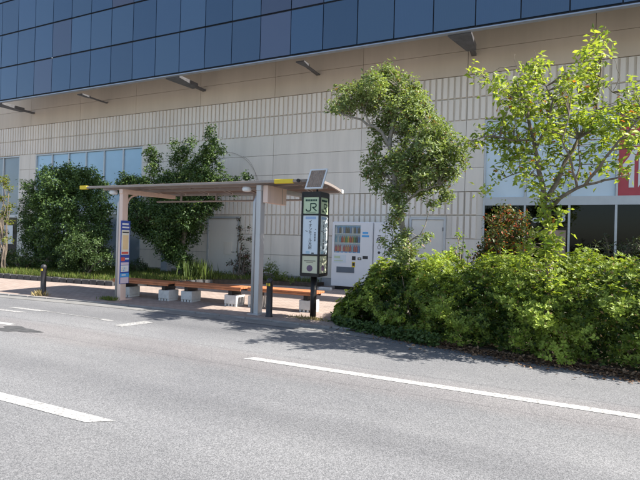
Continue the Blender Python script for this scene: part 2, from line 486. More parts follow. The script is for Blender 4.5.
# painted lines (4 mm sheets)
def sheet(name, pts, m, z=.004):
    o = MB().add([(x, y, z) for x, y in pts], [tuple(range(len(pts)))]).build(name, m)
    return tag(o, kind='structure')
sheet('edge_line_marking', [(-3.52, 5.29), (30, 5.20), (30, 5.33), (-3.44, 5.425)], PAINT)
sheet('centre_line_marking', [(-8.6, 2.83), (-3.42, 2.83), (-3.22, 2.97), (-8.6, 2.97)], PAINT)
sheet('centre_line_marking', [(-19.6, 2.83), (-14.6, 2.83), (-14.6, 2.97), (-19.6, 2.97)], PAINT)
sheet('edge_line_marking', [(-26, 5.13), (-8.1, 5.17), (-8.1, 5.29), (-26, 5.27)], PAINT)
sheet('bay_marking', [(-10.6, 6.02), (-9.35, 6.08), (-9.1, 6.2), (-10.6, 6.16)], PAINTW)
sheet('bay_marking', [(-10.1, 6.38), (-9.05, 6.4), (-8.95, 6.53), (-10.0, 6.5)], PAINTW)
sheet('bay_marking', [(-7.45, 6.38), (-7.12, 6.33), (-7.06, 6.42), (-7.38, 6.47)], PAINTW)
sheet('bay_marking', [(-6.72, 6.1), (-6.5, 6.06), (-6.36, 6.66), (-6.62, 6.7)], PAINTW)
sheet('bay_marking', [(-9.0, 6.46), (-7.5, 6.42), (-7.5, 6.45), (-9.0, 6.49)], PAINTW)
st = []
for k in range(26):
    an = 2*math.pi*k/26
    q = 1+.25*math.sin(3*an+1)+.12*math.sin(7*an)
    st.append((-7.65+.42*q*math.cos(an), 5.02+.17*q*math.sin(an)))
sheet('dark_road_patch', st, DARKPATCH, .003)  # irregular darker patch lying on the asphalt

# ------------------------------------------------------------------ building
WY = 15.0
bld = thing('building', (-8, WY, 0), 'long pale grey panelled building behind the bus stop with blue solar panels along its top', 'building')
openings = [(-30.0, -23.03, .10, 5.24), (-21.86, -15.17, .10, 5.24), (-11.76, -10.30, .08, 2.36), (-3.92, -2.80, .08, 2.36), (-1.74, 8.36, .30, 5.24)]
core = MB()
xs = [-34, -30, -23.03, -21.86, -15.17, -1.74, 8.36, 18]
for a, b in ((-34, -30.0), (-23.03, -21.86), (-15.17, -1.74), (8.36, 18)):
    core.box(a, b, 15.045, 15.4, -.2, 5.24)
core.box(-34, 18, 15.045, 15.4, 5.24, 13.2)
for a, b, z in ((-30, -23.03, .1), (-21.86, -15.17, .1), (-1.74, 8.36, .3)):
    core.box(a, b, 15.045, 15.4, -.2, z)
core.box(-34, -33.7, 15.4, 30, -.2, 13.2); core.box(17.7, 18, 15.4, 30, -.2, 13.2); core.box(-33.7, 17.7, 29.7, 30, -.2, 13.2)
core.box(-33.7, 17.7, 15.4, 29.7, 12.8, 13.1)
core.build('wall', JOINT, bld)
rooms = MB()
for a, b in ((-30, -23.03), (-21.86, -15.17), (-1.74, 8.36)):
    rooms.box(a-.1, b+.1, 19.4, 19.5, 0, 5.3); rooms.box(a-.2, a-.1, 15.41, 19.4, 0, 5.3); rooms.box(b+.1, b+.2, 15.41, 19.4, 0, 5.3)
    rooms.box(a-.1, b+.1, 15.41, 19.4, 5.3, 5.4); rooms.box(a-.1, b+.1, 15.41, 19.4, -.1, .0)
rooms.build('room_interior', ROOMM, bld)

zs = [.30, 1.01, 1.72, 2.43, 3.14, 3.85, 4.56, 5.27, 5.95, 6.63, 7.36, 8.8, 10.2, 11.7, 13.16]
jx = [-34]+[-2.27+3.332*k for k in range(-9, 6)]+[18]
ribbed = {(1.72, 2.43), (2.43, 3.14), (5.27, 5.95), (5.95, 6.63)}
def subtract(rects, o):
    out = []
    for (a, b, c, d) in rects:
        x0, x1, z0, z1 = o
        if b <= x0 or a >= x1 or d <= z0 or c >= z1: out.append((a, b, c, d)); continue
        if a < x0: out.append((a, x0, c, d))
        if b > x1: out.append((x1, b, c, d))
        m0, m1 = max(a, x0), min(b, x1)
        if c < z0 and z0-c > .05: out.append((m0, m1, c, z0))
        if d > z1 and d-z1 > .05: out.append((m0, m1, z1, d))
    return out
ribs = []
for xa, xb in zip(jx[:-1], jx[1:]):
    for za, zb in zip(zs[:-1], zs[1:]):
        rr = [(xa, xb, za, zb)]
        for o in openings: rr = subtract(rr, o)
        rib = (za, zb) in ribbed
        for (a, b, c, d) in rr:
            if b-a < .06: continue
            y0 = 15.03 if rib else 14.985
            MB().box(a+.006, b-.006, y0, 15.04, c+.006, d-.006).build('wall_panel', WALLTAN if c > 6.6 else WALL, bld)
            if rib:
                k0 = int(math.floor((a+2.27)/.1851)); k1 = int(math.ceil((b+2.27)/.1851))
                for k in range(k0, k1+1):
                    x = -2.27+.1851*(k+.5)
                    if x-.066 > a+.004 and x+.066 < b-.004 and d-c > .3:
                        ribs.append((x, (c+d)/2, d-c))
# ribs: one shared mesh each length, the nearest 300 single pieces
def rib_geo(mb, x, y, z, h):
    w0, w1, dp = .065, .061, .056
    hz = h/2-.022
    vs = []
    for zz in (z-hz, z+hz):
        vs += [(x-w0, y, zz), (x-w1, y-dp, zz), (x+w1, y-dp, zz), (x+w0, y, zz)]
    mb.add(vs, [(0, 1, 5, 4), (1, 2, 6, 5), (2, 3, 7, 6), (3, 2, 1, 0), (4, 5, 6, 7)])
ribs.sort(key=lambda t: (t[0]-0)**2+(t[1]-1.5)**2+225)
vis = [t for t in ribs if t[0] < 3.2]
near = set(vis[:299])
cache = {}
rest = MB()
for t in ribs:
    x, z, h = t
    if t in near:
        key = round(h, 2)
        if key not in cache:
            mb = MB(); rib_geo(mb, 0, 0, 0, h); cache[key] = mb.mesh('rib', RIBM)
        o = link('rib', cache[key], bld)
        o.location = Vector((x, 15.031, z))
        o.matrix_parent_inverse = Matrix.Translation(-bld.location)
    else:
        rib_geo(rest, x, 15.031, z, h)
o = rest.build('rib', RIBM, bld); o['kind'] = 'stuff'
pl = MB()
for a, b in ((-34, -11.80), (-10.26, -3.96), (-2.76, 18)):
    pl.box(a, b, 14.96, 15.04, -.1, .295)
pl.build('plinth', PLINTH, bld)

# solar panels, each its own piece, hung 1.7 m in front of the wall
PY = 13.3
pw, ph = 1.111, 1.432
me_p = []
for m in SOLAR:
    me_p.append(MB().box(-pw/2+.015, pw/2-.015, -.02, .02, -ph/2+.032, ph/2-.032).mesh('solar_panel', m))
X0 = -21.85-pw
ncol, nrow = 33, 4
for i in range(ncol):
    for j in range(nrow):
        x = X0+pw*(i+.5); z = 7.31+ph*(j+.5)
        k = rng.choice(5, p=[.38, .27, .13, .14, .08])
        o = link('solar_panel', me_p[k], bld)
        o.location = (x, PY+rng.uniform(-.002, .002), z)
        o.rotation_euler = (rng.normal(0, .004), 0, rng.normal(0, .004))
        o.matrix_parent_inverse = Matrix.Translation(-bld.location)
XE = X0+ncol*pw
fr = MB()
for j in range(nrow+1):
    fr.box(X0, XE, PY+.025, PY+.10, 7.31+ph*j-.03, 7.31+ph*j+.03)
for i in range(ncol+1):
    fr.box(X0+pw*i-.022, X0+pw*i+.022, PY+.03, PY+.12, 7.28, 7.31+ph*nrow)
fr.box(X0, XE, PY+.13, PY+.14, 7.3, 7.31+ph*nrow)
fr.build('panel_frame', PVFRAME, bld)
MB().box(X0-.01, XE, PY-.03, PY+.12, 7.245, 7.277).build('bottom_trim', PVTRIM, bld)
for i in (4, 11, 15, 20, 26):
    for j in (1, 2):
        if (i+j) % 2:
            MB().box(X0+pw*i-.02, X0+pw*i+.02, PY-.03, PY+.01, 7.31+ph*j-.02, 7.31+ph*j+.02).build('panel_clip', WHITEM, bld)
for k, x in enumerate([-22.25, -17.25, -12.25, -7.2, -2.27, 2.73, 7.7, 12.7]):
    big = k % 2 == 0
    xx = max(x, X0+.6)+(.3 if big else .1)
    fl, bk, yb = (.62, .26, 14.45) if big else (.30, .14, 14.05)
    zt, zb = 7.243, (7.13 if big else 7.17)
    y0 = PY+.125 if big else PY+.35
    vs = []
    for z0_, z1_ in ((zt-.03, zb), (7.30, 7.30) if big else (7.25, 7.25)):
        vs += [(xx-fl, y0, z0_), (xx, y0, z0_), (xx, yb, z1_), (xx-bk, yb, z1_)]
    br = MB().add(vs, [(0, 3, 2, 1), (4, 5, 6, 7), (0, 1, 5, 4), (1, 2, 6, 5), (2, 3, 7, 6), (3, 0, 4, 7)]).build('bracket', STEEL, bld)
    MB().box(xx-.20, xx-.06, yb+.001, 14.984, zb+.04, 7.24).build('bracket_stub', STEEL, br)

# glazing
def glazing(name, x0, x1, z0, z1, muls, transoms, matfn, depth_y=15.06):
    fm = MB()
    t = .05
    fm.box(x0, x1, depth_y-.07, depth_y+.05, z1-t, z1); fm.box(x0, x1, depth_y-.07, depth_y+.05, z0, z0+t)
    fm.box(x0, x0+t, depth_y-.07, depth_y+.05, z0+t, z1-t); fm.box(x1-t, x1, depth_y-.07, depth_y+.05, z0+t, z1-t)
    w = fm.build(name, FRAMEM, bld)
    for (za, zb) in transoms:
        MB().box(x0+t, x1-t, depth_y-.06, depth_y+.045, za, zb).build('transom', FRAMEM, w)
    edges = [x0+t]+muls+[x1-t]
    levels = [z0+t]+[v for tr in transoms for v in tr]+[z1-t]
    for li in range(0, len(levels), 2):
        for i in range(len(edges)-1):
            a, b = edges[i], edges[i+1]
            if i > 0: a += .03
            if i < len(edges)-2: b -= .03
            MB().box(a+.003, b-.003, depth_y, depth_y+.012, levels[li]+.003, levels[li+1]-.003).build('pane', matfn(li//2, i), w)
        for mx in muls:
            MB().box(mx-.028, mx+.028, depth_y-.055, depth_y+.04, levels[li]+.001, levels[li+1]-.001).build('mullion', FRAMEM, w)
    return w
# left shop windows
glazing('window', -30, -23.03, .10, 5.24, [-29, -28, -26.8, -25.6, -24.30], [(2.28, 2.40)], lambda l, i: GREYGL if l else DARKGL)
glazing('window', -21.86, -15.17, .10, 5.24, [-20.74, -19.63, -18.51, -17.40, -16.28], [(2.45, 2.62)], lambda l, i: BLUEGL if l else GREYGL)
wr = glazing('window', -1.74, 8.36, .30, 5.24, [-.60, .53, 1.64, 3.3, 4.98, 6.66], [(2.72, 2.96)],
             lambda l, i: DARKGL if l == 0 else (REDM if i in (3, 4) else WHITEGL))
# interior shelf and poster seen through the dark glass
MB().box(-1.2, -.2, 15.9, 16.3, .0, 1.5).box(-.9, -.3, 15.95, 16.25, 1.5, 1.9).box(2.6, 4.6, 16.6, 17.1, 0, 1.3).build('shop_counter', ROOMW, bld)

def text_mesh(txt, size, extrude=.002, bold=0):
    cu = bpy.data.curves.new('t', 'FONT'); cu.body = txt; cu.size = size
    cu.align_x = 'CENTER'; cu.align_y = 'CENTER'; cu.extrude = extrude; cu.offset = bold
    cu.resolution_u = 2
    ob = bpy.data.objects.new('t', cu); col.objects.link(ob)
    bpy.context.view_layer.update()
    me = bpy.data.meshes.new_from_object(ob.evaluated_get(bpy.context.evaluated_depsgraph_get()))
    bpy.data.objects.remove(ob); return me
def text(txt, size, loc, parent, m, face='front', bold=0, name='lettering', sx=1):
    me = text_mesh(txt, size, .002, bold)
    me.materials.clear(); me.materials.append(m)
    rot = Matrix.Rotation(R(90), 4, 'X')
    if face == 'side': rot = Matrix.Rotation(R(90), 4, 'Z') @ rot
    me.transform(Matrix.Translation(Vector(loc)) @ rot @ Matrix.Diagonal((sx, 1, 1, 1)))
    return link(name, me, parent)
text('個', 1.12, (2.32, 15.052, 3.62), wr, WHITEP, bold=.02)
text('全', 1.10, (2.38, 15.052, 4.68), wr, WHITEP, bold=.02)
text('on', .30, (-.25, 15.052, 2.32), wr, FRAMEM, bold=.004)
text('3', .34, (.38, 15.052, 2.36), wr, FRAMEM, bold=.004)
MB().box(.02, .46, 15.048, 15.056, 1.25, 2.02).build('poster', mat('brown_poster', (.30, .16, .10), .5, color2=(.55, .42, .32), scale=5), wr)
MB().box(-24.15, -23.5, 15.046, 15.056, 1.0, 1.9).build('poster', WHITEP, bld)

# doors
for (x0, x1, hs, nm) in ((-11.76, -10.30, 1, 'door'), (-3.92, -2.80, -1, 'door')):
    d = MB().box(x0+.07, x1-.07, 15.0, 15.04, .10, 2.29).build(nm, DOORM, bld)
    MB().box(x0, x0+.065, 14.97, 15.04, .08, 2.36).box(x1-.065, x1, 14.97, 15.04, .08, 2.36).box(x0+.065, x1-.065, 14.97, 15.04, 2.295, 2.36).build('door_frame', FRAMEM, d)
    hx = x1-.2 if hs > 0 else x0+.18
    MB().tube([(hx, 14.985, 1.05), (hx, 14.94, 1.05), (hx-.1*hs, 14.94, 1.05)], .012, 6).build('handle', STEEL, d)
    if hs > 0:
        MB().box(-10.98, -10.62, 14.985, 14.998, .95, 1.42).build('door_grille', WALL, d)
    else:
        for zz in (.5, 1.3, 2.0):
            MB().tube([(x1-.085, 14.99, zz-.06), (x1-.085, 14.99, zz+.06)], .012, 6).build('hinge', STEEL, d)

# ------------------------------------------------------------------ bus shelter
sh = thing('bus_shelter', (-7, 8.4, SW), 'bus stop shelter with a salmon and a grey post and a flat bronze roof over the benches', 'bus shelter')
RX0, RX1, RF, RR = -10.34, -4.29, 8.27, 10.3
def roof_z(y):
    t = (y-RF)/(RR-RF)
    return 2.69+.10*math.sin(math.pi*t)
def arch(x0, x1, h, off, n=8, yy0=RF, yy1=RR):
    mb = MB(); vs = []; fs = []
    for i in range(n+1):
        y = yy0+(yy1-yy0)*i/n
        z = roof_z(y)+off
        vs += [(x0, y, z), (x1, y, z), (x1, y, z+h), (x0, y, z+h)]
    for i in range(n):
        a = 4*i; b = a+4
        fs += [(a, b, b+1, a+1), (a+1, b+1, b+2, a+2), (a+2, b+2, b+3, a+3), (a+3, b+3, b, a)]
    fs += [(0, 1, 2, 3), (4*n+3, 4*n+2, 4*n+1, 4*n)]
    return mb.add(vs, fs)
POLYC = bpy.data.materials.new('bronze_polycarbonate'); POLYC.use_nodes = True
_n = POLYC.node_tree.nodes; _l = POLYC.node_tree.links
_b = _n['Principled BSDF']; _b.inputs['Base Color'].default_value = (.15, .122, .11, 1); _b.inputs['Roughness'].default_value = .3
_t = _n.new('ShaderNodeBsdfTranslucent'); _t.inputs[0].default_value = (.25, .195, .17, 1)
_m = _n.new('ShaderNodeMixShader'); _m.inputs[0].default_value = .45
_l.new(_b.outputs[0], _m.inputs[1]); _l.new(_t.outputs[0], _m.inputs[2]); _l.new(_m.outputs[0], _n['Material Output'].inputs['Surface'])
nb = 8
bw = (RX1-RX0)/nb
for i in range(nb):
    arch(RX0+bw*i+.03, RX0+bw*(i+1)-.03, .006, .015, 8, RF+.035, RR-.035).build('roof_sheet', POLYC, sh)
for i in range(nb+1):
    x = RX0+bw*i
    x0, x1 = (x-.025, x+.025)
    if i == 0: x0, x1 = RX0, RX0+.05
    if i == nb: x0, x1 = RX1-.05, RX1
    arch(x0, x1, .055, -.025, 8, RF+.031, RR-.031).build('roof_rib', ROOFAL, sh)
MB().box(RX0, RX1, RF-.03, RF+.03, 2.662, 2.718).build('front_rail', ROOFTOP, sh, bevel=.012)
MB().box(RX0, RX1, RR-.03, RR+.03, 2.655, 2.725).build('rear_rail', ROOFAL, sh, bevel=.012)
for y in (8.9, 9.6):
    MB().box(RX0+.06, RX1-.06, y-.03, y+.03, roof_z(y)-.085, roof_z(y)-.028).build('purlin', ROOFAL, sh)
MB().tube([(RX0+.6, 10.2, 2.50), (RX1-.7, 10.2, 2.50)], .022, 8).build('lower_rail', ROOFAL, sh)
for x in (-8.9, -7.75, -6.6, -5.3):
    MB().box(x-.02, x+.02, 10.185, 10.215, 2.51, 2.70).build('hanger', ROOFAL, sh)
MB().box(RX0-.015, RX0+.22, RF-.036, RF+.036, 2.647, 2.733).build('end_cap', YELLOW, sh, bevel=.01)['label'] = 'yellow rubber cap on the roof edge'
MB().box(-4.88, -4.46, RF-.036, RF+.036, 2.647, 2.733).build('end_cap', YELLOW, sh, bevel=.01)['label'] = 'yellow rubber cap on the roof edge'
MB().box(RX1-.06, RX1+.02, RR-.045, RR+.05, 2.645, 2.735).build('end_cap', WHITEM, sh, bevel=.01)
MB().tube([(-4.33, RF-.03, 2.69), (-4.33, RF-.07, 2.69)], .035, 10).build('bolt', BLACKM, sh)
def frame(px, pm, fm):
    # post: narrow front face, deep side face
    p = MB().box(px-.07, px+.04, 8.33, 8.50, SW-.05, 2.60).build('post', pm, sh, bevel=.012)
    MB().box(px-.15, px+.12, 8.22, 8.62, SW-.02, SW+.012).build('base_plate', pm, p)
    MB().tube([(px-.12, 8.36, SW-.02), (px-.12, 8.36, 2.30), (px-.09, 8.40, 2.42)], .033, 10).build('downpipe', GREYST, p, smooth=True)
    a = MB().add([(px-.06, 8.31, 2.53), (px+.05, 8.31, 2.53), (px+.05, 10.1, 2.56), (px-.06, 10.1, 2.56),
                  (px-.06, 8.31, 2.64), (px+.05, 8.31, 2.64), (px+.05, 10.1, 2.66), (px-.06, 10.1, 2.66)],
                 [(0, 3, 2, 1), (4, 5, 6, 7), (0, 1, 5, 4), (1, 2, 6, 5), (2, 3, 7, 6), (3, 0, 4, 7)]).build('arm', pm, sh, bevel=.008)
    pts = []
    for k in range(7):
        an = R(90)*k/6
        pts.append((px-.01, 8.50+.30*(1-math.cos(an)), 2.22+.31*math.sin(an)))
    MB().tube(pts, .022, 8).build('brace', pm, p, smooth=True)
    MB().lathe((px-.36, 8.42, 2.53), [(.02, .10), (.085, .085), (.10, .04), (.085, .0), (.04, -.01)][::-1], 18).build('lamp', WHITEM, sh, smooth=True)
frame(-9.05, POSTM, 0)  # left frame in the salmon tone, right frame in the grey one
frame(-5.27, GREYST, 0)
cb = MB().box(-5.215, -5.10, 8.38, 9.16, 2.29, 2.64).build('control_box', POSTM, sh, bevel=.008)
MB().box(-5.099, -5.096, 8.97, 8.985, 2.30, 2.63).build('box_seam', JOINT, cb)
# timetable poster on the left post
PX = -9.05+.058
ps = thing('timetable_board', (PX, 8.42, 1.1), 'narrow blue and white timetable board fixed to the left shelter post', 'timetable')
Y0, Y1 = 8.29, 8.56
MB().box(PX-.014, PX, Y0, Y1, .42, 1.90).build('board', NAVY, ps)
def strip(y0, y1, z0, z1, m, nm='print', dx=.002):
    return MB().box(PX, PX+dx, y0, y1, z0, z1).build(nm, m, ps)
strip(Y0+.03, Y1-.05, 1.80, 1.84, WHITEP); strip(Y0+.03, Y1-.03, 1.725, 1.76, WHITEP)
strip(Y0+.02, Y1-.02, 1.10, 1.68, CREAMP); strip(Y0+.04, Y1-.04, 1.61, 1.64, INKB, dx=.004)
strip(Y0+.06, Y1-.05, 1.22, 1.56, ORANGP, dx=.004); strip(Y0+.03, Y1-.04, 1.12, 1.17, REDP, dx=.004)
strip(Y0+.02, Y0+.13, .95, 1.04, REDP); strip(Y0+.14, Y1-.02, .985, 1.02, WHITEP)
strip(Y0+.02, Y1-.02, .86, .92, PINKP); strip(Y0+.02, Y1-.02, .70, .85, WHITEP)
for k in range(6):
    strip(Y0+.04+.035*(k % 3)+.01*k, Y0+.06+.035*(k % 3)+.01*k, .72+.05*(k//3), .75+.05*(k//3), [ORANGP, SKYBL, GREENP][k % 3], dx=.004)
strip(Y0+.005, Y1-.005, .575, .665, SKYBL); strip(Y0+.05, Y1-.1, .61, .64, WHITEP, dx=.004)
strip(Y0+.015, Y1-.015, .43, .57, PINKP)

# ------------------------------------------------------------------ benches
def bench(x0, x1, yc, sup, label):
    b = thing('bench', ((x0+x1)/2, yc, SW), label, 'bench', 'wooden benches under the shelter')
    n = 4
    for i in range(n):
        y0 = yc-.21+i*.107
        MB().box(x0, x1, y0, y0+.098, .395+SW, .44+SW).build('seat_plank', WOOD, b, bevel=.008)
    MB().box(x0+.01, x1-.01, yc-.215, yc-.19, .355+SW, .393+SW).build('apron', WOOD, b)
    for y in (yc-.13, yc+.13):
        MB().box(x0+.06, x1-.06, y-.025, y+.025, .345+SW, .393+SW).build('rail', BLACKM, b)
    for xs_ in sup:
        s = MB()
        s.box(xs_-.16, xs_+.16, yc-.17, yc+.17, .05+SW, .25+SW)
        for dx in (-.13, -.045, .045, .13):
            s.box(xs_+dx-.026, xs_+dx+.026, yc-.165, yc+.165, SW-.01, .05+SW)
        sp = s.build('support_block', CONC, b, bevel=.01)
        MB().box(xs_-.05, xs_+.05, yc-.18, yc+.18, .25+SW, .345+SW).build('bracket', BLACKM, sp)
    return b
bench(-9.78, -7.99, 9.00, (-9.40, -8.16), 'wooden bench behind the poster covered shelter post, leftmost of three')
bench(-7.92, -6.06, 9.14, (-7.60, -6.36), 'middle wooden bench of three, with white concrete blocks under both ends')
bench(-5.99, -4.30, 9.30, (-5.84, -4.56), 'wooden bench behind the black sign pole, rightmost of three')

# ------------------------------------------------------------------ bollards
def bollard(x, y, lab):
    b = thing('bollard', (x, y, SW), lab, 'bollard', 'dark bollards along the kerb')
    MB().lathe((x, y, SW-.03), [(.075, 0), (.075, .05), (.062, .06), (.062, .70), (.066, .705), (.066, .735), (.058, .76), (.03, .785), (.005, .79)], 20).build('post', BOLLM, b, smooth=True)
    MB().lathe((x, y, SW+.60), [(.0635, 0), (.0635, .045)], 20).build('reflective_band', BLACKM, b)
    for an in (-2.1, -1.2):
        MB().obox((x+.064*math.cos(an), y+.064*math.sin(an), SW+.628), Vector((-math.sin(an), math.cos(an), 0))*.016, Vector((math.cos(an), math.sin(an), 0))*.004, (0, 0, .026)).build('reflector', YELLOW, b)
    return b
bollard(-11.08, 7.88, 'dark bollard standing alone at the kerb left of the shelter')
bollard(-4.90, 8.22, 'dark bollard between the right shelter post and the sign pole')

# ------------------------------------------------------------------ bus stop sign
SX0, SX1, SY0, SY1 = -4.30, -3.90, 8.32, 8.74
sg = thing('bus_stop_sign', (-4.10, 8.54, SW), 'tall black framed bus stop sign box on a pole with green lettering', 'bus stop sign')
MB().tube([(-4.10, 8.54, SW-.04), (-4.10, 8.54, .88)], .062, 14).build('pole', BLACKM, sg, smooth=True)
MB().lathe((-4.10, 8.54, SW-.02), [(.14, 0), (.14, .02), (.07, .03)], 18).build('base_plate', BLACKM, sg)
fm = MB()
e = .035
for x in (SX0, SX1-e):
    for y in (SY0, SY1-e):
        fm.box(x, x+e, y, y+e, .8802, 2.4650)
for (z0, z1) in ((.8802, .9274), (1.2576, 1.2906), (2.0311, 2.0641), (2.3801, 2.4650)):
    fm.box(SX0+e, SX1-e, SY0+.003, SY0+e, z0, z1); fm.box(SX0+e, SX1-e, SY1-e, SY1-.003, z0, z1)
    fm.box(SX0+.003, SX0+e, SY0+e, SY1-e, z0, z1); fm.box(SX1-e, SX1-.003, SY0+e, SY1-e, z0, z1)
fm.box(SX0+.005, SX1-.005, SY0+.005, SY1-.005, 2.4655, 2.4839); fm.box(SX0+.005, SX1-.005, SY0+.005, SY1-.005, .8614, .8798)
fm.build('frame', BLACKM, sg)
for (z0, z1, m) in ((.9274, 1.2576, SIGNC), (1.2906, 2.0311, SIGNW), (2.0641, 2.3801, GREENP)):
    f = MB().box(SX0+e, SX1-e, SY0+.014, SY0+.024, z0, z1).build('sign_panel', m, sg)
    s_ = MB().box(SX1-.024, SX1-.014, SY0+e, SY1-e, z0, z1).build('sign_panel', m, sg)
    MB().box(SX0+.014, SX0+.024, SY0+e, SY1-e, z0, z1).build('sign_panel', m, sg)
    MB().box(SX0+e, SX1-e, SY1-.024, SY1-.014, z0, z1).build('sign_panel', m, sg)
    cx, cy = (SX0+SX1)/2, (SY0+SY1)/2
    def fr_bar(u0, u1, za, zb, mm):        # same print on the two visible faces
        MB().box(cx+u0, cx+u1, SY0+.010, SY0+.0139, za, zb).build('print', mm, f)
        MB().box(SX1-.0139, SX1-.010, cy+u0, cy+u1, za, zb).build('print', mm, s_)
    def fr_txt(t, size, u, z, mm, bold=0, sx=1):
        text(t, size, (cx+u, SY0+.012, z), f, mm, 'front', bold, sx=sx)
        text(t, size, (SX1-.012, cy+u, z), s_, mm, 'side', bold, sx=sx)
    if m is GREENP:
        # green railway mark drawn as strokes: hooked J joined to R
        def stroke(pts, w):
            pts = [Vector((p[0], 0, p[1])) for p in pts]
            for which in (0, 1):
                mb = MB()
                for a, b in zip(pts[:-1], pts[1:]):
                    d = (b-a).normalized(); n_ = Vector((-d.z, 0, d.x))
                    q = [a+n_*w-d*w*.3, a-n_*w-d*w*.3, b-n_*w+d*w*.3, b+n_*w+d*w*.3]
                    if which == 0: vs = [(cx+p.x, SY0+.0105, 2.1867+p.z) for p in q]+[(cx+p.x, SY0+.0139, 2.1867+p.z) for p in q]
                    else: vs = [(SX1-.0105, cy+p.x, 2.1867+p.z) for p in q]+[(SX1-.0139, cy+p.x, 2.1867+p.z) for p in q]
                    mb.add(vs, [(0, 1, 2, 3), (7, 6, 5, 4), (0, 4, 5, 1), (1, 5, 6, 2), (2, 6, 7, 3), (3, 7, 4, 0)])
                mb.build('lettering', INK, f if which == 0 else s_)
        stroke([(-.105, -.035), (-.098, -.062), (-.075, -.072), (-.035, -.072), (-.015, -.062), (-.01, -.04), (-.01, .07), (.075, .07), (.10, .058), (.107, .035), (.10, .012), (.078, 0), (.03, 0), (.115, -.072)], .011)
        for k, (a, b) in enumerate(((-.12, -.075), (-.065, -.03), (-.02, .03), (.04, .075), (.085, .12))):
            fr_bar(a, b, 2.2999, 2.3377, INK)
        fr_bar(-.10, .10, 2.0896, 2.0971, INK)
    elif m is SIGNW:
        fr_bar(-.11, .11, 1.9603, 2.0075, mat('pale_blue_band', (.30, .42, .62), .5))
        for k, ch in enumerate('イオンモール大前'):
            fr_txt('｜' if ch == 'ー' else ch, 0.078, -.005, 1.905-.070*k, INKB, bold=.0)
        for k in range(6):
            fr_bar(.085, .108, 1.69-.03*k, 1.71-.03*k, INKB)
        for (u, z) in ((-.11, 1.73), (-.085, 1.72), (.095, 1.76)):
            fr_bar(u, u+.02, z, z+.012, INKB)
        fr_bar(-.09, -.01, 1.30, 1.345, mat('faint_blue_print', (.36, .52, .62), .5)); fr_bar(.03, .08, 1.30, 1.32, INKB)
    else:
        fr_bar(-.12, .12, 1.155, 1.168, INKB); fr_bar(-.07, .07, 1.13, 1.138, INKB)
        for which in (0, 1):
            n_ = 24
            pts = [(.062*math.cos(2*math.pi*k/n_), .062*math.sin(2*math.pi*k/n_)) for k in range(n_)]
            mb = MB()
            if which == 0: mb.add([(cx+a, SY0+.0125, 1.02+b) for a, b in pts], [tuple(range(n_))])
            else: mb.add([(SX1-.0125, cy+a, 1.02+b) for a, b in pts], [tuple(range(n_))])
            mb.build('print', PURPLE, f if which == 0 else s_)
# solar panel on its top
sp_c = at(316.5, 179, 8.36)
tilt = R(28)
ax = Vector((.95, -.05, 0)).normalized()
az = Vector((.10, math.sin(tilt), math.cos(tilt))); az = (az-ax*az.dot(ax)).normalized()
an_ = ax.cross(az)
def pan(mb, u, w, hu, hw, t0, t1):
    mb.obox(sp_c+ax*u+az*w+an_*((t0+t1)/2), ax*hu, az*hw, an_*((t1-t0)/2))
HW, HH = .185, .225
so = thing('small_solar_panel', (sp_c.x, sp_c.y, 2.48), 'small tilted solar panel with a white frame on top of the bus stop sign', 'solar panel')
mb = MB(); pan(mb, 0, 0, HW, HH, -.012, .0); mb.build('backing', WHITEM, so)
mb = MB()
for u in (-1, 1): pan(mb, u*(HW-.012), 0, .014, HH, -.014, .016)
for w in (-1, 1): pan(mb, 0, w*(HH-.012), HW-.026, .014, -.014, .016)
mb.build('frame', WHITEM, so)
for k in range(8):
    mb = MB(); pan(mb, -HW+.040+k*.0415, 0, .0185, HH-.03, .001, .004); mb.build('cell_strip', CELL, so)
MB().tube([(sp_c.x, sp_c.y+.05, 2.47), (sp_c.x, sp_c.y+.05, sp_c.z-.02)], .02, 8).build('bracket', BLACKM, so)

# ------------------------------------------------------------------ vending machines
VY = 14.1
vm = thing('vending_machine', (-5.47, VY, SW), 'white drinks vending machine with three rows of bottles behind its window', 'vending machine')
vx0, vx1 = -6.155, -4.80
MB().box(vx0, vx1, VY+.02, VY+.72, SW+.10, 2.17).build('body', VENDW, vm, bevel=.015)
MB().box(vx0+.08, vx1-.08, VY+.1, VY+.65, SW-.01, SW+.10).build('base', BLACKM, vm)
dr = MB()
wx0, wx1, wz0, wz1 = vx0+.09, -5.20, 1.20, 2.06
dr.box(vx0+.012, wx0, VY-.05, VY+.015, SW+.12, 2.15).box(wx1, vx1-.012, VY-.05, VY+.015, SW+.12, 2.15)
dr.box(wx0, wx1, VY-.05, VY+.015, wz1, 2.15).box(wx0, wx1, VY-.05, VY+.015, SW+.12, wz0)
dr.build('door', VENDW, vm)
MB().box(wx0, wx1, VY+.012, VY+.018, wz0, wz1).build('display_back', mat('display_blue', (.38, .60, .78), .4), vm)
MB().box(wx0+.004, wx1-.004, VY-.042, VY-.038, wz0+.004, wz1-.004).build('display_glass', CLEARGL, vm)
bcols = [mat('bottle_%d' % i, c, .3) for i, c in enumerate([(.6, .08, .06), (.75, .55, .1), (.1, .25, .55), (.1, .35, .12), (.7, .7, .7), (.05, .04, .04), (.65, .3, .08), (.25, .5, .65)])]
bot_me = [MB().lathe((0, 0, 0), [(.028, 0), (.030, .01), (.030, .11), (.018, .14), (.012, .15), (.012, .17)], 10).mesh('bottle', m) for m in bcols]
choice = [[4, 2, 5, 4, 2, 5, 5, 2, 4, 5, 2, 5], [7, 4, 7, 0, 6, 3, 1, 0, 6, 3, 5, 2], [0, 6, 0, 4, 0, 6, 6, 0, 7, 0, 0, 2]]
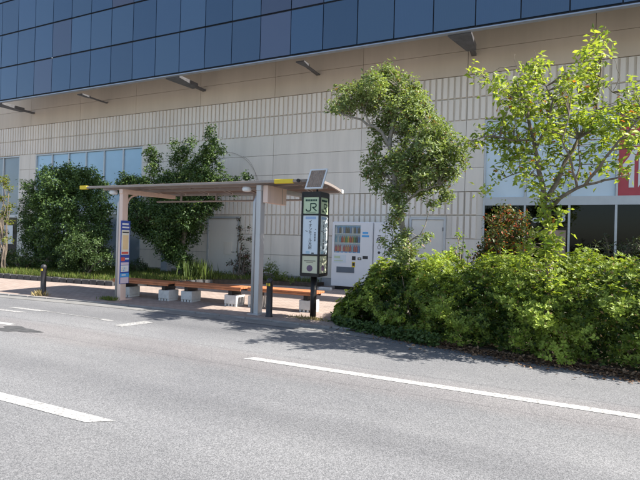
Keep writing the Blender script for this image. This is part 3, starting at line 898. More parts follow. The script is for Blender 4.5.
for r_ in range(3):
    z = wz1-.25-r_*.285
    MB().box(wx0+.004, wx1-.004, VY-.034, VY+.011, z-.045, z-.004).build('price_strip', [SIGNW, SIGNW, SKYBL][r_], vm)
    for k in range(12):
        o = link('bottle', bot_me[choice[r_][k]], vm)
        o.location = (wx0+.045+k*.069, VY-.012, z-.003)
        o.scale = (1.08, .8, 1.2)
        o.matrix_parent_inverse = Matrix.Translation(-vm.location)
        if k % 2 == 0:
            MB().box(wx0+.025+k*.069, wx0+.075+k*.069, VY-.037, VY-.0345, z-.036, z-.014).build('button', WHITEP, vm)
    MB().box(wx0+.004, wx1-.004, VY+.006, VY+.011, z+.16 if r_ == 0 else z+.19, z+.215 if r_ == 0 else z+.205).build('header_strip', SKYBL if r_ == 0 else PINKP, vm)
def vprint(x0, x1, z0, z1, m, nm='print', t=.003):
    return MB().box(x0, x1, VY-.05-t, VY-.05, z0, z1).build(nm, m, vm)
vprint(-5.13, -4.95, 1.80, 1.86, SKYBL); vprint(-5.15, -4.92, 1.70, 1.76, SKYBL); vprint(-5.1, -4.96, 1.74+.02, 1.79, SIGNW)
vprint(vx0+.08, vx0+.50, .88, 1.13, SIGNW); vprint(vx0+.10, vx0+.30, 1.02, 1.09, GREENP, t=.005); vprint(vx0+.10, vx0+.40, .93, .96, GREENP, t=.005)
vprint(-5.46, -5.34, .98, 1.10, INKB, 'coin_slot'); vprint(-5.46, -5.35, .76, .93, YELLOW, 'sticker'); vprint(-5.44, -5.36, .80, .90, INKB, 'sticker', .005)
vprint(-5.27, -5.15, .99, 1.07, INKB, 'bill_slot'); vprint(-5.24, -5.18, 1.01, 1.05, SIGNC, 'print', .005); vprint(-5.11, -4.94, 1.03, 1.12, INKB, 'card_reader')
vprint(vx0+.19, vx0+.78, .58, .76, mat('slate_flap', (.10, .13, .17), .3, var=.1), 'pickup_flap', .012)
vm2 = thing('ice_vending_machine', (-4.33, VY, SW), 'plain white vending machine with a column of dark round marks, right of the drinks machine', 'vending machine')
MB().box(-4.78, -3.97, VY-.02, VY+.70, SW+.08, 2.16).build('body', VENDW, vm2, bevel=.015)
MB().box(-4.70, -4.05, VY+.06, VY+.62, SW-.01, SW+.08).build('base', BLACKM, vm2)
MB().box(-4.42, -4.412, VY-.023, VY-.02, SW+.12, 2.12).build('door_seam', JOINT, vm2)
def disc(x, z, r1, r0_=0, m=INKB, n=20):
    mb = MB(); y = VY-.024
    if r0_:
        vs = [(x+r1*math.cos(2*math.pi*k/n), y, z+r1*math.sin(2*math.pi*k/n)) for k in range(n)]+[(x+r0_*math.cos(2*math.pi*k/n), y, z+r0_*math.sin(2*math.pi*k/n)) for k in range(n)]
        mb.add(vs, [(k, (k+1) % n, n+(k+1) % n, n+k) for k in range(n)])
    else:
        mb.add([(x+r1*math.cos(2*math.pi*k/n), y, z+r1*math.sin(2*math.pi*k/n)) for k in range(n)], [tuple(range(n))])
    mb.build('print', m, vm2)
disc(-4.60, 1.62, .085, .055); disc(-4.60, 1.62, .035); disc(-4.50, 1.64, .03); disc(-4.60, 1.40, .055, .042); disc(-4.60, 1.24, .04); disc(-4.60, 1.10, .022)
MB().box(-4.65, -4.55, VY-.025, VY-.02, 1.74, 1.765).build('print', INKB, vm2)
MB().box(-6.35, -5.95, 13.55, 13.72, SW-.01, SW+.085).build('wheel_stop', CONC, None, bevel=.02)
tag(bpy.data.objects['wheel_stop'], 'low pale concrete block on the ground in front of the vending machine', 'kerb block')

# ------------------------------------------------------------------ planting
def leaf_mesh(name, P, N, size, mat_, aspect=.5, fold=.25, axis=None, tone=None, droop=0):
    """P positions, N leaf normals; each leaf two triangles folded on the midrib"""
    n = len(P)
    N = N/np.linalg.norm(N, axis=1, keepdims=True)
    A = axis if axis is not None else rng.normal(size=(n, 3))
    A = A-(A*N).sum(1, keepdims=True)*N
    A /= np.linalg.norm(A, axis=1, keepdims=True)+1e-9
    B = np.cross(N, A)
    L = (size*rng.uniform(.65, 1.25, n))[:, None]
    W = L*aspect
    mid = P+A*L*.48
    v = np.empty((n, 4, 3))
    v[:, 0] = P
    v[:, 1] = mid+B*W*.5+N*W*fold
    v[:, 2] = P+A*L-N*L*droop
    v[:, 3] = mid-B*W*.5+N*W*fold
    me = bpy.data.meshes.new(name)
    me.vertices.add(4*n); me.vertices.foreach_set('co', v.reshape(-1).astype(np.float32))
    base = (np.arange(n)*4)[:, None]
    tri = (base+np.array([[0, 2, 1, 0, 3, 2]])).reshape(-1)
    me.loops.add(6*n); me.loops.foreach_set('vertex_index', tri.astype(np.int32))
    me.polygons.add(2*n); me.polygons.foreach_set('loop_start', (np.arange(2*n)*3).astype(np.int32))
    me.update(calc_edges=True)
    t = tone if tone is not None else rng.random(n)
    at_ = me.attributes.new('leaf_tone', 'FLOAT', 'POINT')
    at_.data.foreach_set('value', np.repeat(np.clip(t, 0, 1), 4).astype(np.float32))
    me.materials.append(mat_)
    return me

def lobes_px(lst, Y, spread=.35):
    """crown lobes read off the photo: (px, py, radius px) -> world centre and radius, at their own depths"""
    out = []
    for it in lst:
        px, py, rp = it[:3]
        yo = it[3] if len(it) > 3 else rng.uniform(-spread, spread)
        p = at(px, py, Y+yo)
        out.append((np.array(p), rp*depth(p)/F_PX))
    return out

def crown(lobes, dens, clump_r, per, size, shell=.55, ydepth=1.25, up_bias=.55, centre=None):
    """leaf clumps spread through the lobes"""
    P = []; N = []; T = []
    tips = []
    for c, r_ in lobes:
        n = max(3, int(dens*r_*r_*(1+r_)))
        for _ in range(n):
            d = rng.normal(size=3); d /= np.linalg.norm(d)
            rr = r_*(shell+(1.08-shell)*rng.random()**.7)
            q = c+d*rr*np.array([1, ydepth, .95])
            tips.append(q)
            k = rng.poisson(per)+2
            off = rng.normal(size=(k, 3))*clump_r
            P.append(q+off)
            nn = d*.55+np.array([0, 0, up_bias])+rng.normal(size=(k, 3))*.55
            N.append(nn)
            T.append(np.clip(rng.normal(rng.uniform(.25, .75), .18, k), 0, .9))
    return np.concatenate(P), np.concatenate(N), np.concatenate(T), tips

def limbs(name, paths, mat_, parent, tips=None, roots=None, twig=.006, wob=.03, ntw=200):
    mb = MB()
    for pts, ra, rb in paths:
        pts = [Vector(p) for p in pts]
        # subdivide with a little wobble
        q = []
        for a, b in zip(pts[:-1], pts[1:]):
            for t in (0, .34, .67):
                w = Vector(rng.normal(size=3))*wob*(1 if t else 0)
                q.append(a.lerp(b, t)+w*(b-a).length)
        q.append(pts[-1])
        rad = [ra+(rb-ra)*i/(len(q)-1) for i in range(len(q))]
        mb.tube(q, rad, 7)
    if tips is not None and len(tips):
        idx = rng.permutation(len(tips))[:ntw]
        RT = np.array([list(p) for p in roots])
        for i in idx:
            t = tips[i]
            dd = ((RT-t)**2).sum(1)+np.maximum(0, RT[:, 2]-t[2])*.6
            a = Vector(RT[dd.argmin()]); b = Vector(t)
            if (b-a).length > .55: continue
            m_ = a.lerp(b, .5)+Vector((rng.normal()*.05, rng.normal()*.05, .06))*(b-a).length
            mb.tube([a, m_, b], [twig*1.6, twig, twig*.5], 4, caps=False)
    return mb.build(name, mat_, parent, smooth=True)

def poly_pts(paths, n=6):
    out = []
    for pts, _, _ in paths:
        for a, b in zip(pts[:-1], pts[1:]):
            for i in range(n): out.append(Vector(a).lerp(Vector(b), i/n))
    return out

# --- evergreen tree behind the sign (photo centre)
TY = 8.35
L_mid = leaf_mat('leaf_evergreen', (.055, .095, .032), (.31, .375, .15), accent=(.20, .12, .06), accent_from=.93, rough=.34, trans=.3)
tm = thing('evergreen_tree', at(407, 300, TY)*1, 'slender evergreen tree with a leaning crown rising from the hedge beside the vending machines', 'tree')
tm.location.z = .1
P_ = lambda x, y, dy=0: at(x, y, TY+dy)
base = at(408, 280, TY); base.z = 0.0
paths = [([base, P_(407, 255), P_(402, 225), P_(397, 195), P_(393, 165), P_(390, 138)], .062, .038),
         ([P_(390, 138), P_(396, 110, .1), P_(400, 85, .1)], .042, .014),
         ([P_(392, 150), P_(375, 127, -.1), P_(355, 118, -.15), P_(338, 112, -.1)], .034, .010),
         ([P_(370, 124, -.1), P_(362, 105, 0), P_(358, 95, 0)], .018, .007),
         ([P_(394, 170), P_(415, 140, -.2), P_(430, 120, -.1)], .040, .012),
         ([P_(397, 190), P_(425, 165, .2), P_(450, 155, .2)], .036, .010),
         ([P_(396, 185), P_(382, 172, .15), P_(372, 165, .1)], .022, .008),
         ([P_(400, 210), P_(420, 190, -.2), P_(442, 185, -.1)], .026, .008),
         ([P_(405, 245), P_(420, 235, -.1), P_(432, 205, 0)], .016, .006),
         ([P_(404, 250), P_(393, 240, -.1), P_(388, 215, 0)], .014, .005)]
lb = lobes_px([(334, 106, 9), (345, 98, 12), (360, 92, 13), (374, 84, 13), (388, 74, 9), (394, 82, 14), (408, 92, 15), (378, 96, 10), (402, 108, 18), (418, 108, 13), (414, 122, 18),
               (430, 124, 14), (440, 138, 15), (452, 150, 13), (459, 160, 8), (428, 142, 18), (388, 118, 11), (381, 132, 10), (376, 146, 7), (371, 164, 8), (379, 172, 11), (368, 174, 6), (376, 186, 7),
               (398, 160, 12), (412, 168, 17), (434, 166, 16), (448, 172, 11), (402, 182, 13), (396, 194, 11), (418, 186, 13), (438, 184, 8), (446, 196, 8), (430, 204, 6), (400, 208, 8), (392, 226, 6),
               (398, 240, 8), (404, 254, 10), (408, 262, 8), (400, 264, 7), (408, 236, 5), (393, 250, 7), (414, 246, 6), (425, 238, 5), (385, 240, 4), (398, 216, 6), (402, 140, 8), (414, 152, 9), (384, 158, 6), (424, 176, 9), (350, 108, 8), (368, 104, 9)], TY, .40)
P, N, T, tips = crown([(c, r_*1.06) for c, r_ in lb], 580, .041, 18, .06, shell=.25, ydepth=1.5, up_bias=.95)
T = np.where(rng.random(len(T)) < .05, .97, T)
link('crown', leaf_mesh('crown', P, N, .068, L_mid, aspect=.48, tone=T), tm)
limbs('trunk', paths, BARKL, tm, tips, poly_pts(paths), .005, ntw=350)

# --- broadleaf tree at right
RY = 7.5
L_right = leaf_mat('leaf_broad', (.10, .18, .03), (.43, .49, .10), accent=(.46, .17, .035), accent_from=.955, rough=.42, trans=.45, tcol=(1.35, 1.35, .55))
tr = thing('broadleaf_tree', (at(548, 300, RY).x, RY, .1), 'loose broadleaf tree with bright green and a few orange leaves in the right hedge', 'tree')
Q_ = lambda x, y, dy=0: at(x, y, RY+dy)
b0 = Q_(550, 300); b0.z = 0
paths = [([b0, Q_(549, 260), Q_(548, 232), Q_(545, 208)], .058, .044),
         ([Q_(545, 208), Q_(541, 180), Q_(535, 150), Q_(528, 118, .1), Q_(520, 92, .2), Q_(513, 78, .2)], .042, .009),
         ([Q_(535, 150), Q_(548, 125, -.1), Q_(553, 100, -.2), Q_(541, 72, -.2)], .024, .006),
         ([Q_(546, 210), Q_(560, 198, -.2), Q_(577, 188, -.3), Q_(605, 180, -.4), Q_(628, 175, -.5)], .034, .008),
         ([Q_(546, 200), Q_(560, 175, .2), Q_(578, 140, .4), Q_(597, 110, .5), Q_(601, 70, .5), Q_(600, 36, .4)], .036, .007),
         ([Q_(577, 188, -.3), Q_(572, 165, -.4), Q_(562, 140, -.5), Q_(570, 110, -.5)], .018, .005),
         ([Q_(585, 185, -.35), Q_(605, 158, -.5), Q_(625, 135, -.6), Q_(648, 108, -.6)], .022, .006),
         ([Q_(577, 188, -.3), Q_(580, 160, -.2), Q_(578, 135, 0)], .016, .005),
         ([Q_(532, 140), Q_(510, 140, -.3), Q_(490, 136, -.4), Q_(474, 140, -.4)], .018, .005),
         ([Q_(540, 178), Q_(520, 172, .3), Q_(500, 180, .4)], .014, .005),
         ([Q_(524, 105), Q_(505, 92, 0), Q_(482, 76, 0)], .013, .004),
         ([Q_(600, 80, .5), Q_(612, 92, .5), Q_(620, 75, .5), Q_(614, 58, .5)], .006, .0025),
         ([Q_(520, 92, .2), Q_(517, 72, .2), Q_(515, 54, .2)], .005, .002), ([Q_(536, 80, -.2), Q_(536, 60, -.2), Q_(534, 50, -.2)], .004, .002)]
lb = lobes_px([(475, 73, 5), (486, 78, 7), (497, 86, 9), (510, 96, 11), (524, 86, 12), (536, 74, 11), (543, 64, 8), (527, 66, 6), (512, 112, 12), (532, 106, 14), (551, 104, 12), (506, 124, 8),
               (562, 86, 9), (574, 80, 10), (588, 72, 10), (596, 58, 8), (583, 50, 6), (601, 44, 7), (598, 34, 6), (580, 64, 6), (600, 82, 8), (568, 106, 11), (588, 96, 11), (580, 120, 12), (545, 128, 13), (562, 132, 13),
               (596, 126, 14), (612, 118, 11), (626, 112, 11), (640, 122, 12), (628, 134, 11), (610, 140, 11), (640, 145, 9), (632, 92, 7), (624, 98, 5), (646, 100, 12), (502, 138, 11), (488, 134, 9), (475, 139, 6), (470, 146, 4),
               (514, 148, 11), (528, 138, 10), (506, 162, 8), (494, 172, 6), (484, 190, 4), (520, 172, 9), (534, 186, 8), (528, 158, 8), (545, 165, 8), (553, 152, 8), (566, 156, 8), (572, 172, 5), (588, 156, 6), (600, 164, 5), (616, 160, 6), (626, 170, 5),
               (588, 178, 5), (604, 172, 5), (560, 186, 5), (596, 150, 6), (555, 178, 5), (546, 206, 7, -.2), (541, 196, 7, -.2), (549, 220, 7, -.3), (545, 232, 7, -.35), (552, 242, 8, -.4), (546, 252, 8, -.45), (553, 262, 8, -.45), (547, 272, 7, -.5), (551, 282, 6, -.5), (556, 214, 5, -.2), (548, 245, 7, -.45), (550, 256, 7, -.5), (525, 245, 6, -.2), (530, 256, 7, -.3), (524, 266, 5, -.4)], RY, .6)
P, N, T, tips = crown(lb, 430, .062, 9, .09, shell=.1, ydepth=1.5, up_bias=.85)
T = np.where(rng.random(len(T)) < .013, .985, T)
link('crown', leaf_mesh('crown', P, N, .090, L_right, aspect=.50, fold=.18, tone=T, droop=.12), tr)
limbs('trunk', paths, BARK, tr, tips, poly_pts(paths), .0045, ntw=420)

# --- clipped hedge at right: rosettes of small leaves over stems
L_hedge = leaf_mat('leaf_hedge', (.022, .052, .010), (.30, .39, .06), accent=(.30, .19, .08), accent_from=.94, rough=.4, trans=.3, tcol=(1.4, 1.4, .5))
hf = [(-3.68, 8.62), (-3.3, 8.15), (-2.6, 7.85), (-1.6, 7.52), (-.6, 7.24), (1.05, 6.92), (3, 6.8), (6.5, 6.8)]
hb = [(-3.68, 8.75), (-3.3, 9.4), (-2.6, 10.0), (-1.6, 10.3), (-.6, 10.4), (1.05, 10.4), (3, 10.4), (6.5, 10.4)]
hx = np.array([p[0] for p in hf]); hfy = np.array([p[1] for p in hf]); hby = np.array([p[1] for p in hb])
hedge = thing('hedge', (0, 8.6, .05), 'wide clipped evergreen hedge along the road edge at right', 'hedge')
def hedge_top(x, y):
    t = np.interp(x, [-3.72, -3.6, -3.45, -3.25, -2.95, -2.4, -1.2, .7, 3, 7], [.05, .26, .48, .72, .93, 1.07, 1.17, 1.24, 1.22, 1.22])
    return t+(.035*np.sin(x*1.9+.5)+.05*np.sin(x*4.3+y*2.2)+.05*np.sin(y*3.1-x*1.2))*np.clip((x+3.6)*2, 0, 1)

n = 21000
x = np.where(rng.random(n) < .72, rng.uniform(-3.68, 2.2, n), rng.uniform(2.2, 6.3, n))
fy = np.interp(x, hx, hfy); by = np.interp(x, hx, hby)
kind = rng.random(n)
u = rng.random(n)
y = fy+(by-fy)*u
top = hedge_top(x, y)
# rounded shoulder at the front
sh_ = np.clip((y-fy)/.55, 0, 1); top = top*(.55+.45*np.sqrt(1-(1-sh_)**2))
z = top*(1-.12*rng.random(n)**2)
isf = kind < .46
dep = rng.random(n)**2*.45
zf = rng.uniform(.03, 1, n)**.85
prof = np.where(zf > .6, (zf-.6)/.4, 0)**2*.42+np.where(zf < .3, (.3-zf)/.3, 0)*.0+np.where(zf < .55, (.55-zf)/.55, 0)*.20
y = np.where(isf, fy+dep+prof, y)
tf = hedge_top(x, y)
z = np.where(isf, zf*tf*(.95-.25*dep), z)
# left end
bump_ = .09*np.sin(x*5.1+z*4)+.07*np.sin(x*9.3-z*8+1)+.06*np.sin(z*13+x*3.7)+.05*np.sin(y*8+x*6)+.05*np.sin(x*17+y*11+z*7)+rng.normal(0, .03, n)
shoot = rng.random(n) < .035
bump_ = bump_+np.where(shoot, rng.uniform(.05, .16, n), 0)
y = y+np.where(isf, -bump_, 0); z = np.maximum(.04, z+np.where(isf, 0, bump_*.9+rng.normal(0, .03, n)))
C_ = np.stack([x, y, z], 1)
D = np.stack([np.where(x < -3.0, -.5, 0), np.where(isf, -.9, -.1), np.where(isf, .45+.5*zf, 1.0)], 1)+rng.normal(size=(n, 3))*.33
D /= np.linalg.norm(D, axis=1, keepdims=True)
k = 7
ref = rng.normal(size=(n, 3)); E1 = np.cross(D, ref); E1 /= np.linalg.norm(E1, axis=1, keepdims=True); E2 = np.cross(D, E1)
PP = []; NN = []; AA = []; TT = []
tone0 = np.clip(.36+2.0*bump_+.15*np.sin(x*2.3+1)*np.sin(y*2.9)+rng.normal(0, .2, n), 0, .9)  # sunlit tips and shaded hollows painted into the leaf tone by bump height
for i in range(k):
    an = 2*math.pi*i/k+rng.uniform(-.4, .4, n)
    o_ = E1*np.cos(an)[:, None]+E2*np.sin(an)[:, None]
    PP.append(C_+o_*.006+D*.01*i/k); AA.append(o_+D*rng.uniform(.15, .9, n)[:, None]); NN.append(D-o_*.35+rng.normal(size=(n, 3))*.15)
    TT.append(np.clip(tone0+rng.normal(0, .1, n), 0, .9))
TT = np.concatenate(TT); TT = np.where(rng.random(len(TT)) < .02, .97, TT)
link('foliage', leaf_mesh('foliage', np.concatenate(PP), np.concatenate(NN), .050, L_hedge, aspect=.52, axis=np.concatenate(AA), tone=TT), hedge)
# inner leaves that close the hedge body, its inner shade painted as dark tones
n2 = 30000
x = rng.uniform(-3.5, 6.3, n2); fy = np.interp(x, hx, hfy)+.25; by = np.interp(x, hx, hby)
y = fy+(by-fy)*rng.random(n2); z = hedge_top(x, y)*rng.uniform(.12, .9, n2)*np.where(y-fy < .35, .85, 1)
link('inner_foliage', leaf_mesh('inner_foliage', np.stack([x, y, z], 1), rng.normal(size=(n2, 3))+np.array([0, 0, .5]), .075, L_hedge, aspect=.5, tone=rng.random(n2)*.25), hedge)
stm = MB()
for i in range(160):
    x_ = rng.uniform(-3.3, 6.2); f_ = np.interp(x_, hx, hfy); y_ = f_+.35+rng.random()*1.6
    h_ = float(hedge_top(x_, y_))*.85
    a = Vector((x_, y_, .02)); b = a+Vector((rng.normal()*.15, rng.normal()*.15-.12, h_))
    stm.tube([a, a.lerp(b, .5)+Vector((rng.normal()*.05, rng.normal()*.05, 0)), b], [.012, .009, .004], 5)
stm.build('stems', BARK, hedge)
# bed under the hedge
bed = MB()
outer = [(-3.66, 8.55), (-3.3, 8.22), (-2.6, 7.86), (-1.6, 7.5), (-.6, 7.2), (1.05, 6.88), (3, 6.76), (40, 6.6)]
back = [(40, 9.6), (-1.4, 9.6), (-2.2, 10.05), (-3.0, 9.8), (-3.6, 9.0)]
tag(MB().slab(outer+back, -.1, .022).build('hedge_bed', SOIL), kind='structure')

# ivy skirt and leaf litter along the bed edge
L_lit = leaf_mat('leaf_litter', (.09, .05, .03), (.30, .19, .11), rough=.8, trans=.1, tcol=(1, .9, .7))
n = 6500
x = rng.uniform(-3.5, 6, n); fy = np.interp(x, hx, hfy)
y = fy+.10-np.abs(rng.normal(0, .14, n))-np.where(rng.random(n) < .04, rng.random(n)*.5, 0)
z = np.where(y > fy-.03, .03, .006)+rng.random(n)*.014
o = link('leaf_litter', leaf_mesh('leaf_litter', np.stack([x, y, z], 1), np.array([0, 0, 1.])+rng.normal(size=(n, 3))*.35, .055, L_lit, aspect=.55), None)
tag(o, 'brown fallen leaves scattered along the foot of the hedge', 'leaf litter', kind='stuff')
L_ivy = leaf_mat('leaf_ivy', (.035, .07, .02), (.10, .15, .04), rough=.45, trans=.25)
n = 2600
t = rng.random(n); x = -3.66+t*2.2; fy = np.interp(x, hx, hfy)
y = fy-.04-np.abs(rng.normal(0, .06, n)); z = .03+rng.random(n)**2*.16
o = link('ground_ivy', leaf_mesh('ground_ivy', np.stack([x, y, z], 1), np.array([0, -.5, 1.])+rng.normal(size=(n, 3))*.4, .06, L_ivy, aspect=.7), None)
tag(o, 'low green ground cover spilling from the left end of the hedge', 'ground cover', kind='stuff')

# --- shrubs behind the hedge
def shrub(name, label, cat, lst, Y, m, dens=420, per=13, size=.06, clump=.04, spread=.3, shell=.3, aspect=.48, stem=BARK, accent=.0, group=None, ground=.05, ntw=120, yd=1.25):
    lb = lobes_px(lst, Y, spread)
    cen = np.mean([c for c, _ in lb], axis=0)
    t = thing(name, (cen[0], Y, ground), label, cat, group)
    P, N, T, tips = crown(lb, dens, clump, per, size, shell=shell, ydepth=yd)
    keep = P[:, 2] > ground+.01
    P, N, T = P[keep], N[keep], T[keep]
    if accent: T = np.where(rng.random(len(T)) < accent, .98, T)
    link('foliage', leaf_mesh('foliage', P, N, size, m, aspect=aspect, tone=T), t)
    paths = []
    for c, r_ in sorted(lb, key=lambda q: -q[1])[:9]:
        b = Vector((cen[0]+rng.normal()*.10, Y+rng.normal()*.10, ground-.05))
        c = Vector(c)
        paths.append(([b, b.lerp(c, .5)+Vector((0, 0, .15)), c], .03, .008))
    limbs('stem', paths, stem, t, tips, poly_pts(paths), .004, ntw=ntw)
    return t
L_nan = leaf_mat('leaf_nandina', (.045, .07, .02), (.12, .14, .045), accent=(.36, .085, .03), accent_from=.90, rough=.45, trans=.3)
shrub('reddish_shrub', 'shrub with orange and red leaf tips behind the hedge under the broadleaf tree', 'shrub',
      [(492, 222, 10), (505, 215, 12), (518, 222, 12), (500, 238, 14), (520, 242, 13), (488, 245, 10), (510, 252, 12), (528, 232, 8), (480, 256, 9)], 10.9, L_nan, dens=420, per=11, size=.07, accent=.15)
L_spk = leaf_mat('leaf_grey_green', (.035, .055, .03), (.095, .115, .06), rough=.5, trans=.2)
shrub('grey_green_shrub', 'dull grey green shrub before the dark shop windows at the right edge', 'shrub',
      [(590, 250, 10), (608, 246, 11), (625, 250, 12), (645, 246, 12), (600, 262, 10), (635, 262, 12), (580, 258, 7), (660, 252, 14)], 11.4, L_spk, dens=240, per=9, size=.085, aspect=.25)
L_spr = leaf_mat('leaf_sprout', (.07, .13, .025), (.20, .27, .06), rough=.45, trans=.45)
shrub('young_shoot', 'young pale green shoot standing above the hedge before the grey wall', 'plant',
      [(458, 238, 4), (463, 245, 5), (470, 252, 5), (456, 250, 3)], 9.9, L_spr, dens=260, per=6, size=.08, ntw=20, spread=.1)

# --- left planting bed
bedL = [(-34, 9.7), (-20, 9.95), (-16.4, 10.15), (-11.9, 10.55), (-10.6, 11.5), (-9.9, 13.0), (-8.9, 13.95), (-6.85, 14.25), (-6.8, 14.955), (-34, 14.955)]
tag(MB().slab(bedL, -.1, .16).build('planting_bed', SOIL), kind='structure')
edg = thing('bed_edging', (-12, 10.5, SW), 'row of small dark concrete blocks edging the left planting bed', 'edging')
for p, d in along([(a, b-.07) for a, b in bedL[1:6]], .30):
    nrm = Vector((d.y, -d.x, 0)); c = p+d*.145
    MB().obox((c.x, c.y, .08+rng.normal()*.008), d*.135, nrm*.05, (0, 0, .11)).build('edging_block', EDGE, edg, bevel=.012)

def blades(name, X, Yv, Z, h, w, m, lean=.35, label=None, cat=None, kind='stuff'):
    n = len(X)
    d = rng.normal(size=(n, 3)); d[:, 2] = 0; d /= np.linalg.norm(d, axis=1, keepdims=True)
    P = np.stack([X, Yv, Z], 1)
    A = d*(lean*rng.random(n))[:, None]+np.array([0, 0, 1.])
    Nn = np.cross(A, rng.normal(size=(n, 3)))
    me = leaf_mesh(name, P, Nn, h, m, aspect=w, axis=A, fold=.1, droop=.1)
    o = link(name, me)
    return tag(o, label, cat, kind=kind)
L_gr = leaf_mat('grass_blade', (.06, .10, .02), (.20, .25, .06), accent=(.34, .30, .13), accent_from=.92, rough=.6, trans=.35)
def in_poly(x, y, poly):
    inside = np.zeros(len(x), bool); n = len(poly)
    for i in range(n):
        x1, y1 = poly[i]; x2, y2 = poly[(i+1) % n]
        c = ((y1 > y) != (y2 > y)) & (x < (x2-x1)*(y-y1)/(y2-y1+1e-12)+x1)
        inside ^= c
    return inside
n = 52000
x = rng.uniform(-24, -6.8, n); y = 9.9+rng.random(n)**1.5*4.9
k_ = in_poly(x, y, bedL); x, y = x[k_], y[k_]
dens_ = .55+.45*np.sin(x*1.3+y)*np.sin(y*2.1-x*.6)
k_ = rng.random(len(x)) < np.clip(dens_+.25, .15, 1); x, y = x[k_], y[k_]
blades('grass', x, y, np.full(len(x), .15), .19, .07, L_gr, .6, 'rough green grass covering the left planting bed', 'grass')

L_dk = leaf_mat('leaf_dark_bush', (.022, .050, .016), (.10, .165, .045), rough=.3, trans=.22)
shrub('large_bush', 'largest dense evergreen bush in front of the blue windows at left', 'bush',
      [(60, 182, 17), (42, 192, 15), (80, 182, 17), (95, 190, 13), (34, 208, 12), (55, 205, 20), (82, 206, 20), (100, 208, 11), (38, 228, 15), (60, 232, 22), (88, 230, 18), (102, 232, 9),
       (45, 250, 15), (70, 254, 20), (95, 254, 12), (30, 222, 6), (28, 240, 7), (68, 172, 9), (50, 176, 8), (90, 176, 8), (105, 222, 7)], 12.6, L_dk, dens=185, per=24, size=.095, clump=.075, spread=.7, shell=.45, ground=.14, ntw=250)
L_dk2 = leaf_mat('leaf_fine_dark', (.022, .048, .016), (.085, .135, .040), rough=.4, trans=.22)
shrub('round_shrub', 'rounded fine leaved shrub at the front right foot of the largest bush', 'shrub',
      [(84, 244, 15), (74, 252, 14), (95, 250, 14), (85, 260, 14), (102, 260, 9), (70, 262, 9), (86, 234, 10)], 11.25, L_dk2, dens=330, per=18, size=.07, clump=.05, spread=.3, shell=.5, ground=.14)
shrub('low_hedge_shrub', 'low dark clipped shrub along the left edge below the shop window', 'shrub',
      [(2, 256, 8), (14, 255, 8), (26, 256, 8), (38, 258, 8), (48, 260, 7), (-12, 255, 9), (8, 262, 7), (30, 264, 7)], 11.6, L_dk2, dens=300, per=15, size=.07, clump=.05, spread=.3, shell=.5, ground=.14)
shrub('small_round_shrub', 'small round dark shrub against the wall just right of the left shelter post', 'shrub',
      [(136, 266, 8), (129, 268, 6), (143, 268, 6)], 13.2, L_dk2, dens=300, per=15, size=.07, clump=.05, spread=.2, shell=.4, ground=.14)
L_sap = leaf_mat('leaf_sapling', (.09, .12, .025), (.24, .25, .06), accent=(.34, .2, .1), accent_from=.93, rough=.45, trans=.4)
shrub('sapling', 'thin yellow green sapling at the far left edge of the bed', 'sapling',
      [(4, 180, 5), (9, 188, 4), (2, 198, 4), (10, 206, 4), (4, 214, 5), (9, 222, 3), (2, 232, 5), (8, 240, 4), (-6, 200, 7), (-8, 220, 7), (-4, 185, 5)], 10.7, L_sap, dens=420, per=8, size=.09, spread=.25, shell=.2, ground=.14, ntw=40)

# --- ragged tree climbing against the wall
WTY = 13.3
L_wt = leaf_mat('leaf_wall_tree', (.022, .050, .016), (.10, .165, .045), accent=(.26, .32, .09), accent_from=.93, rough=.33, trans=.25)
wt = thing('ragged_tree', (at(178, 270, WTY).x, WTY, .14), 'ragged dark green tree with upright leaders against the wall behind the shelter roof', 'tree')
W_ = lambda x, y, d=0: at(x, y, WTY+d)
b0 = W_(180, 272); b0.z = .1
paths = [([b0, W_(181, 250), W_(185, 225), W_(188, 200)], .10, .06), ([W_(188, 200), W_(205, 170, .3), W_(210, 140, .5), W_(210, 126, .5)], .04, .01), ([W_(187, 205), W_(180, 175, .2), W_(186, 148, .3)], .035, .01),
         ([W_(185, 225), W_(165, 205), W_(154, 180, .2), W_(153, 155, .3)], .04, .01), ([W_(183, 240), W_(155, 225, -.3), W_(135, 215, -.3)], .035, .01), ([W_(186, 220), W_(210, 200), W_(240, 182, .4)], .03, .008)]
lb = lobes_px([(143, 215, 12), (156, 210, 13), (170, 218, 15), (188, 215, 14), (150, 230, 11), (166, 238, 13), (184, 238, 11), (203, 206, 10), (212, 200, 8), (136, 206, 7), (140, 226, 6), (178, 254, 10), (186, 264, 8), (168, 252, 8), (196, 226, 8),
               (135, 182, 6), (126, 180, 6), (122, 190, 6), (130, 196, 7), (126, 212, 6), (132, 222, 6), (146, 184, 8), (152, 170, 6), (153, 158, 6), (150, 150, 4), (166, 180, 9), (180, 176, 9), (178, 160, 7), (185, 150, 6), (190, 142, 4), (176, 146, 4), (196, 170, 9), (205, 178, 10), (208, 160, 7), (212, 150, 6), (211, 140, 5), (210, 130, 4), (205, 152, 5), (221, 150, 4),
               (214, 184, 8), (226, 184, 6), (236, 182, 5), (246, 177, 4), (232, 190, 5), (222, 176, 4), (195, 190, 10), (178, 195, 12), (160, 192, 10), (200, 158, 5), (220, 166, 4)], WTY, .35)
P, N, T, tips = crown([(c, r_*1.15) for c, r_ in lb], 330, .07, 16, .09, shell=.2, ydepth=1.2)
T = np.where(rng.random(len(T)) < .03, .97, T)
link('crown', leaf_mesh('crown', P, N, .095, L_wt, aspect=.5, tone=T), wt)
limbs('trunk', paths, BARK, wt, tips, poly_pts(paths), .007, ntw=260)

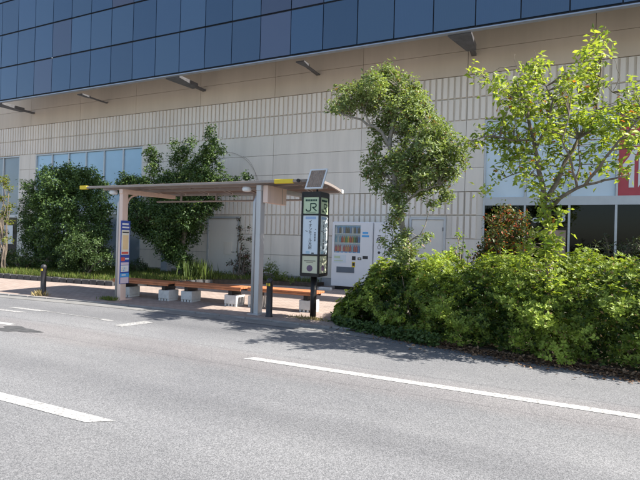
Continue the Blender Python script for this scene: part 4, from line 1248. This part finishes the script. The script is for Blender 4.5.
# tall grass tuft, vines, vine stain trace, utility box
c = at(198, 276, 12.9)
n = 260
tg = blades('tall_grass_tuft', c.x+rng.normal(0, .28, n), 12.9+rng.normal(0, .2, n), np.full(n, .15), .62, .016, leaf_mat('tall_blade', (.06, .10, .03), (.17, .22, .07), rough=.5, trans=.35), .5,
            'tuft of tall upright grass left of the grey wall door', 'grass tuft')
L_vin = leaf_mat('leaf_vine', (.03, .05, .02), (.09, .11, .045), accent=(.15, .07, .055), accent_from=.88, rough=.5, trans=.25)
shrub('reddish_vine', 'thin dark reddish vine climbing the wall just right of the door', 'vine',
      [(240, 218, 2.5), (240, 228, 3), (241, 238, 4), (243, 248, 4), (241, 258, 5), (247, 254, 4), (246, 264, 5), (239, 268, 6), (249, 240, 3), (250, 228, 2.5), (232, 264, 4), (250, 272, 5)], 14.6, L_vin, dens=330, per=7, size=.085, spread=.12, shell=.2, accent=.3, ground=.14, ntw=60)
shrub('weedy_shrub', 'low green weeds at the foot of the wall behind the right shelter post', 'weed',
      [(262, 270, 6), (270, 268, 7), (278, 274, 6), (284, 277, 5), (256, 274, 5), (290, 281, 4), (222, 274, 5), (230, 276, 5), (212, 275, 5)], 14.3, L_gr, dens=260, per=9, size=.10, spread=.15, shell=.2, aspect=.3, ground=.14, ntw=40)
pts = [at(228+34*math.sin(t)*1.0-2, 190-42*math.cos(t)*1.0+4, 14.955) for t in np.linspace(R(-5), R(95), 14)]
vn = MB(); vn.tube(pts, .005, 5)  # thin tubes standing in for the arc stain left by ivy
pts2 = [at(240+12*math.sin(t)*1.4, 186-30*math.cos(t), 14.955) for t in np.linspace(R(10), R(90), 9)]
vn.tube(pts2, .004, 5)
tag(vn.build('vine_trace', VINEMARK), 'thin line tracing a faint vine stain arching over the wall panels right of the ragged tree', 'vine')
c = at(166, 268, 13.9)
ub = thing('utility_box', (c.x, 13.9, .14), 'grey blue utility box standing at the wall under the ragged tree', 'utility box')
MB().box(c.x-.16, c.x+.16, 13.78, 14.02, .12, .95).build('cabinet', METER, ub, bevel=.015)
MB().box(c.x-.18, c.x+.18, 13.76, 14.04, .95, .985).build('lid', METER, ub, bevel=.01)
MB().box(c.x-.13, c.x+.13, 13.772, 13.779, .3, .85).build('door', METER, ub)
# weeds at post and bollard feet
L_wd = leaf_mat('weed_dry', (.24, .19, .08), (.42, .34, .17), rough=.7, trans=.2)
n = 160
blades('dry_weed', -11.12+rng.normal(0, .07, n), 7.83+rng.normal(0, .05, n), np.full(n, SW-.02), .16, .12, L_wd, .9, 'dry straw coloured weed at the foot of the lone bollard', 'weed', kind=None)
n = 260
blades('kerb_weed', -9.2+rng.normal(0, .12, n), 8.18+rng.normal(0, .05, n), np.full(n, SW-.01), .10, .14, L_gr, .9, 'small green weed at the foot of the left shelter post', 'weed', kind=None)
shrub('bench_weed', 'small leafy weed growing beside the leftmost bench block', 'weed', [(130, 294, 4), (133, 290, 3), (127, 296, 3)], 9.1, L_ivy, dens=500, per=9, size=.07, clump=.03, spread=.05, shell=.1, ground=SW, ntw=12)
n = 260
blades('pole_weed', -4.1+rng.normal(0, .2, n), 8.40+rng.normal(0, .07, n), np.full(n, SW-.01), .07, .2, L_wd, 1.2, 'dry short weeds and litter around the foot of the sign pole', 'weed')
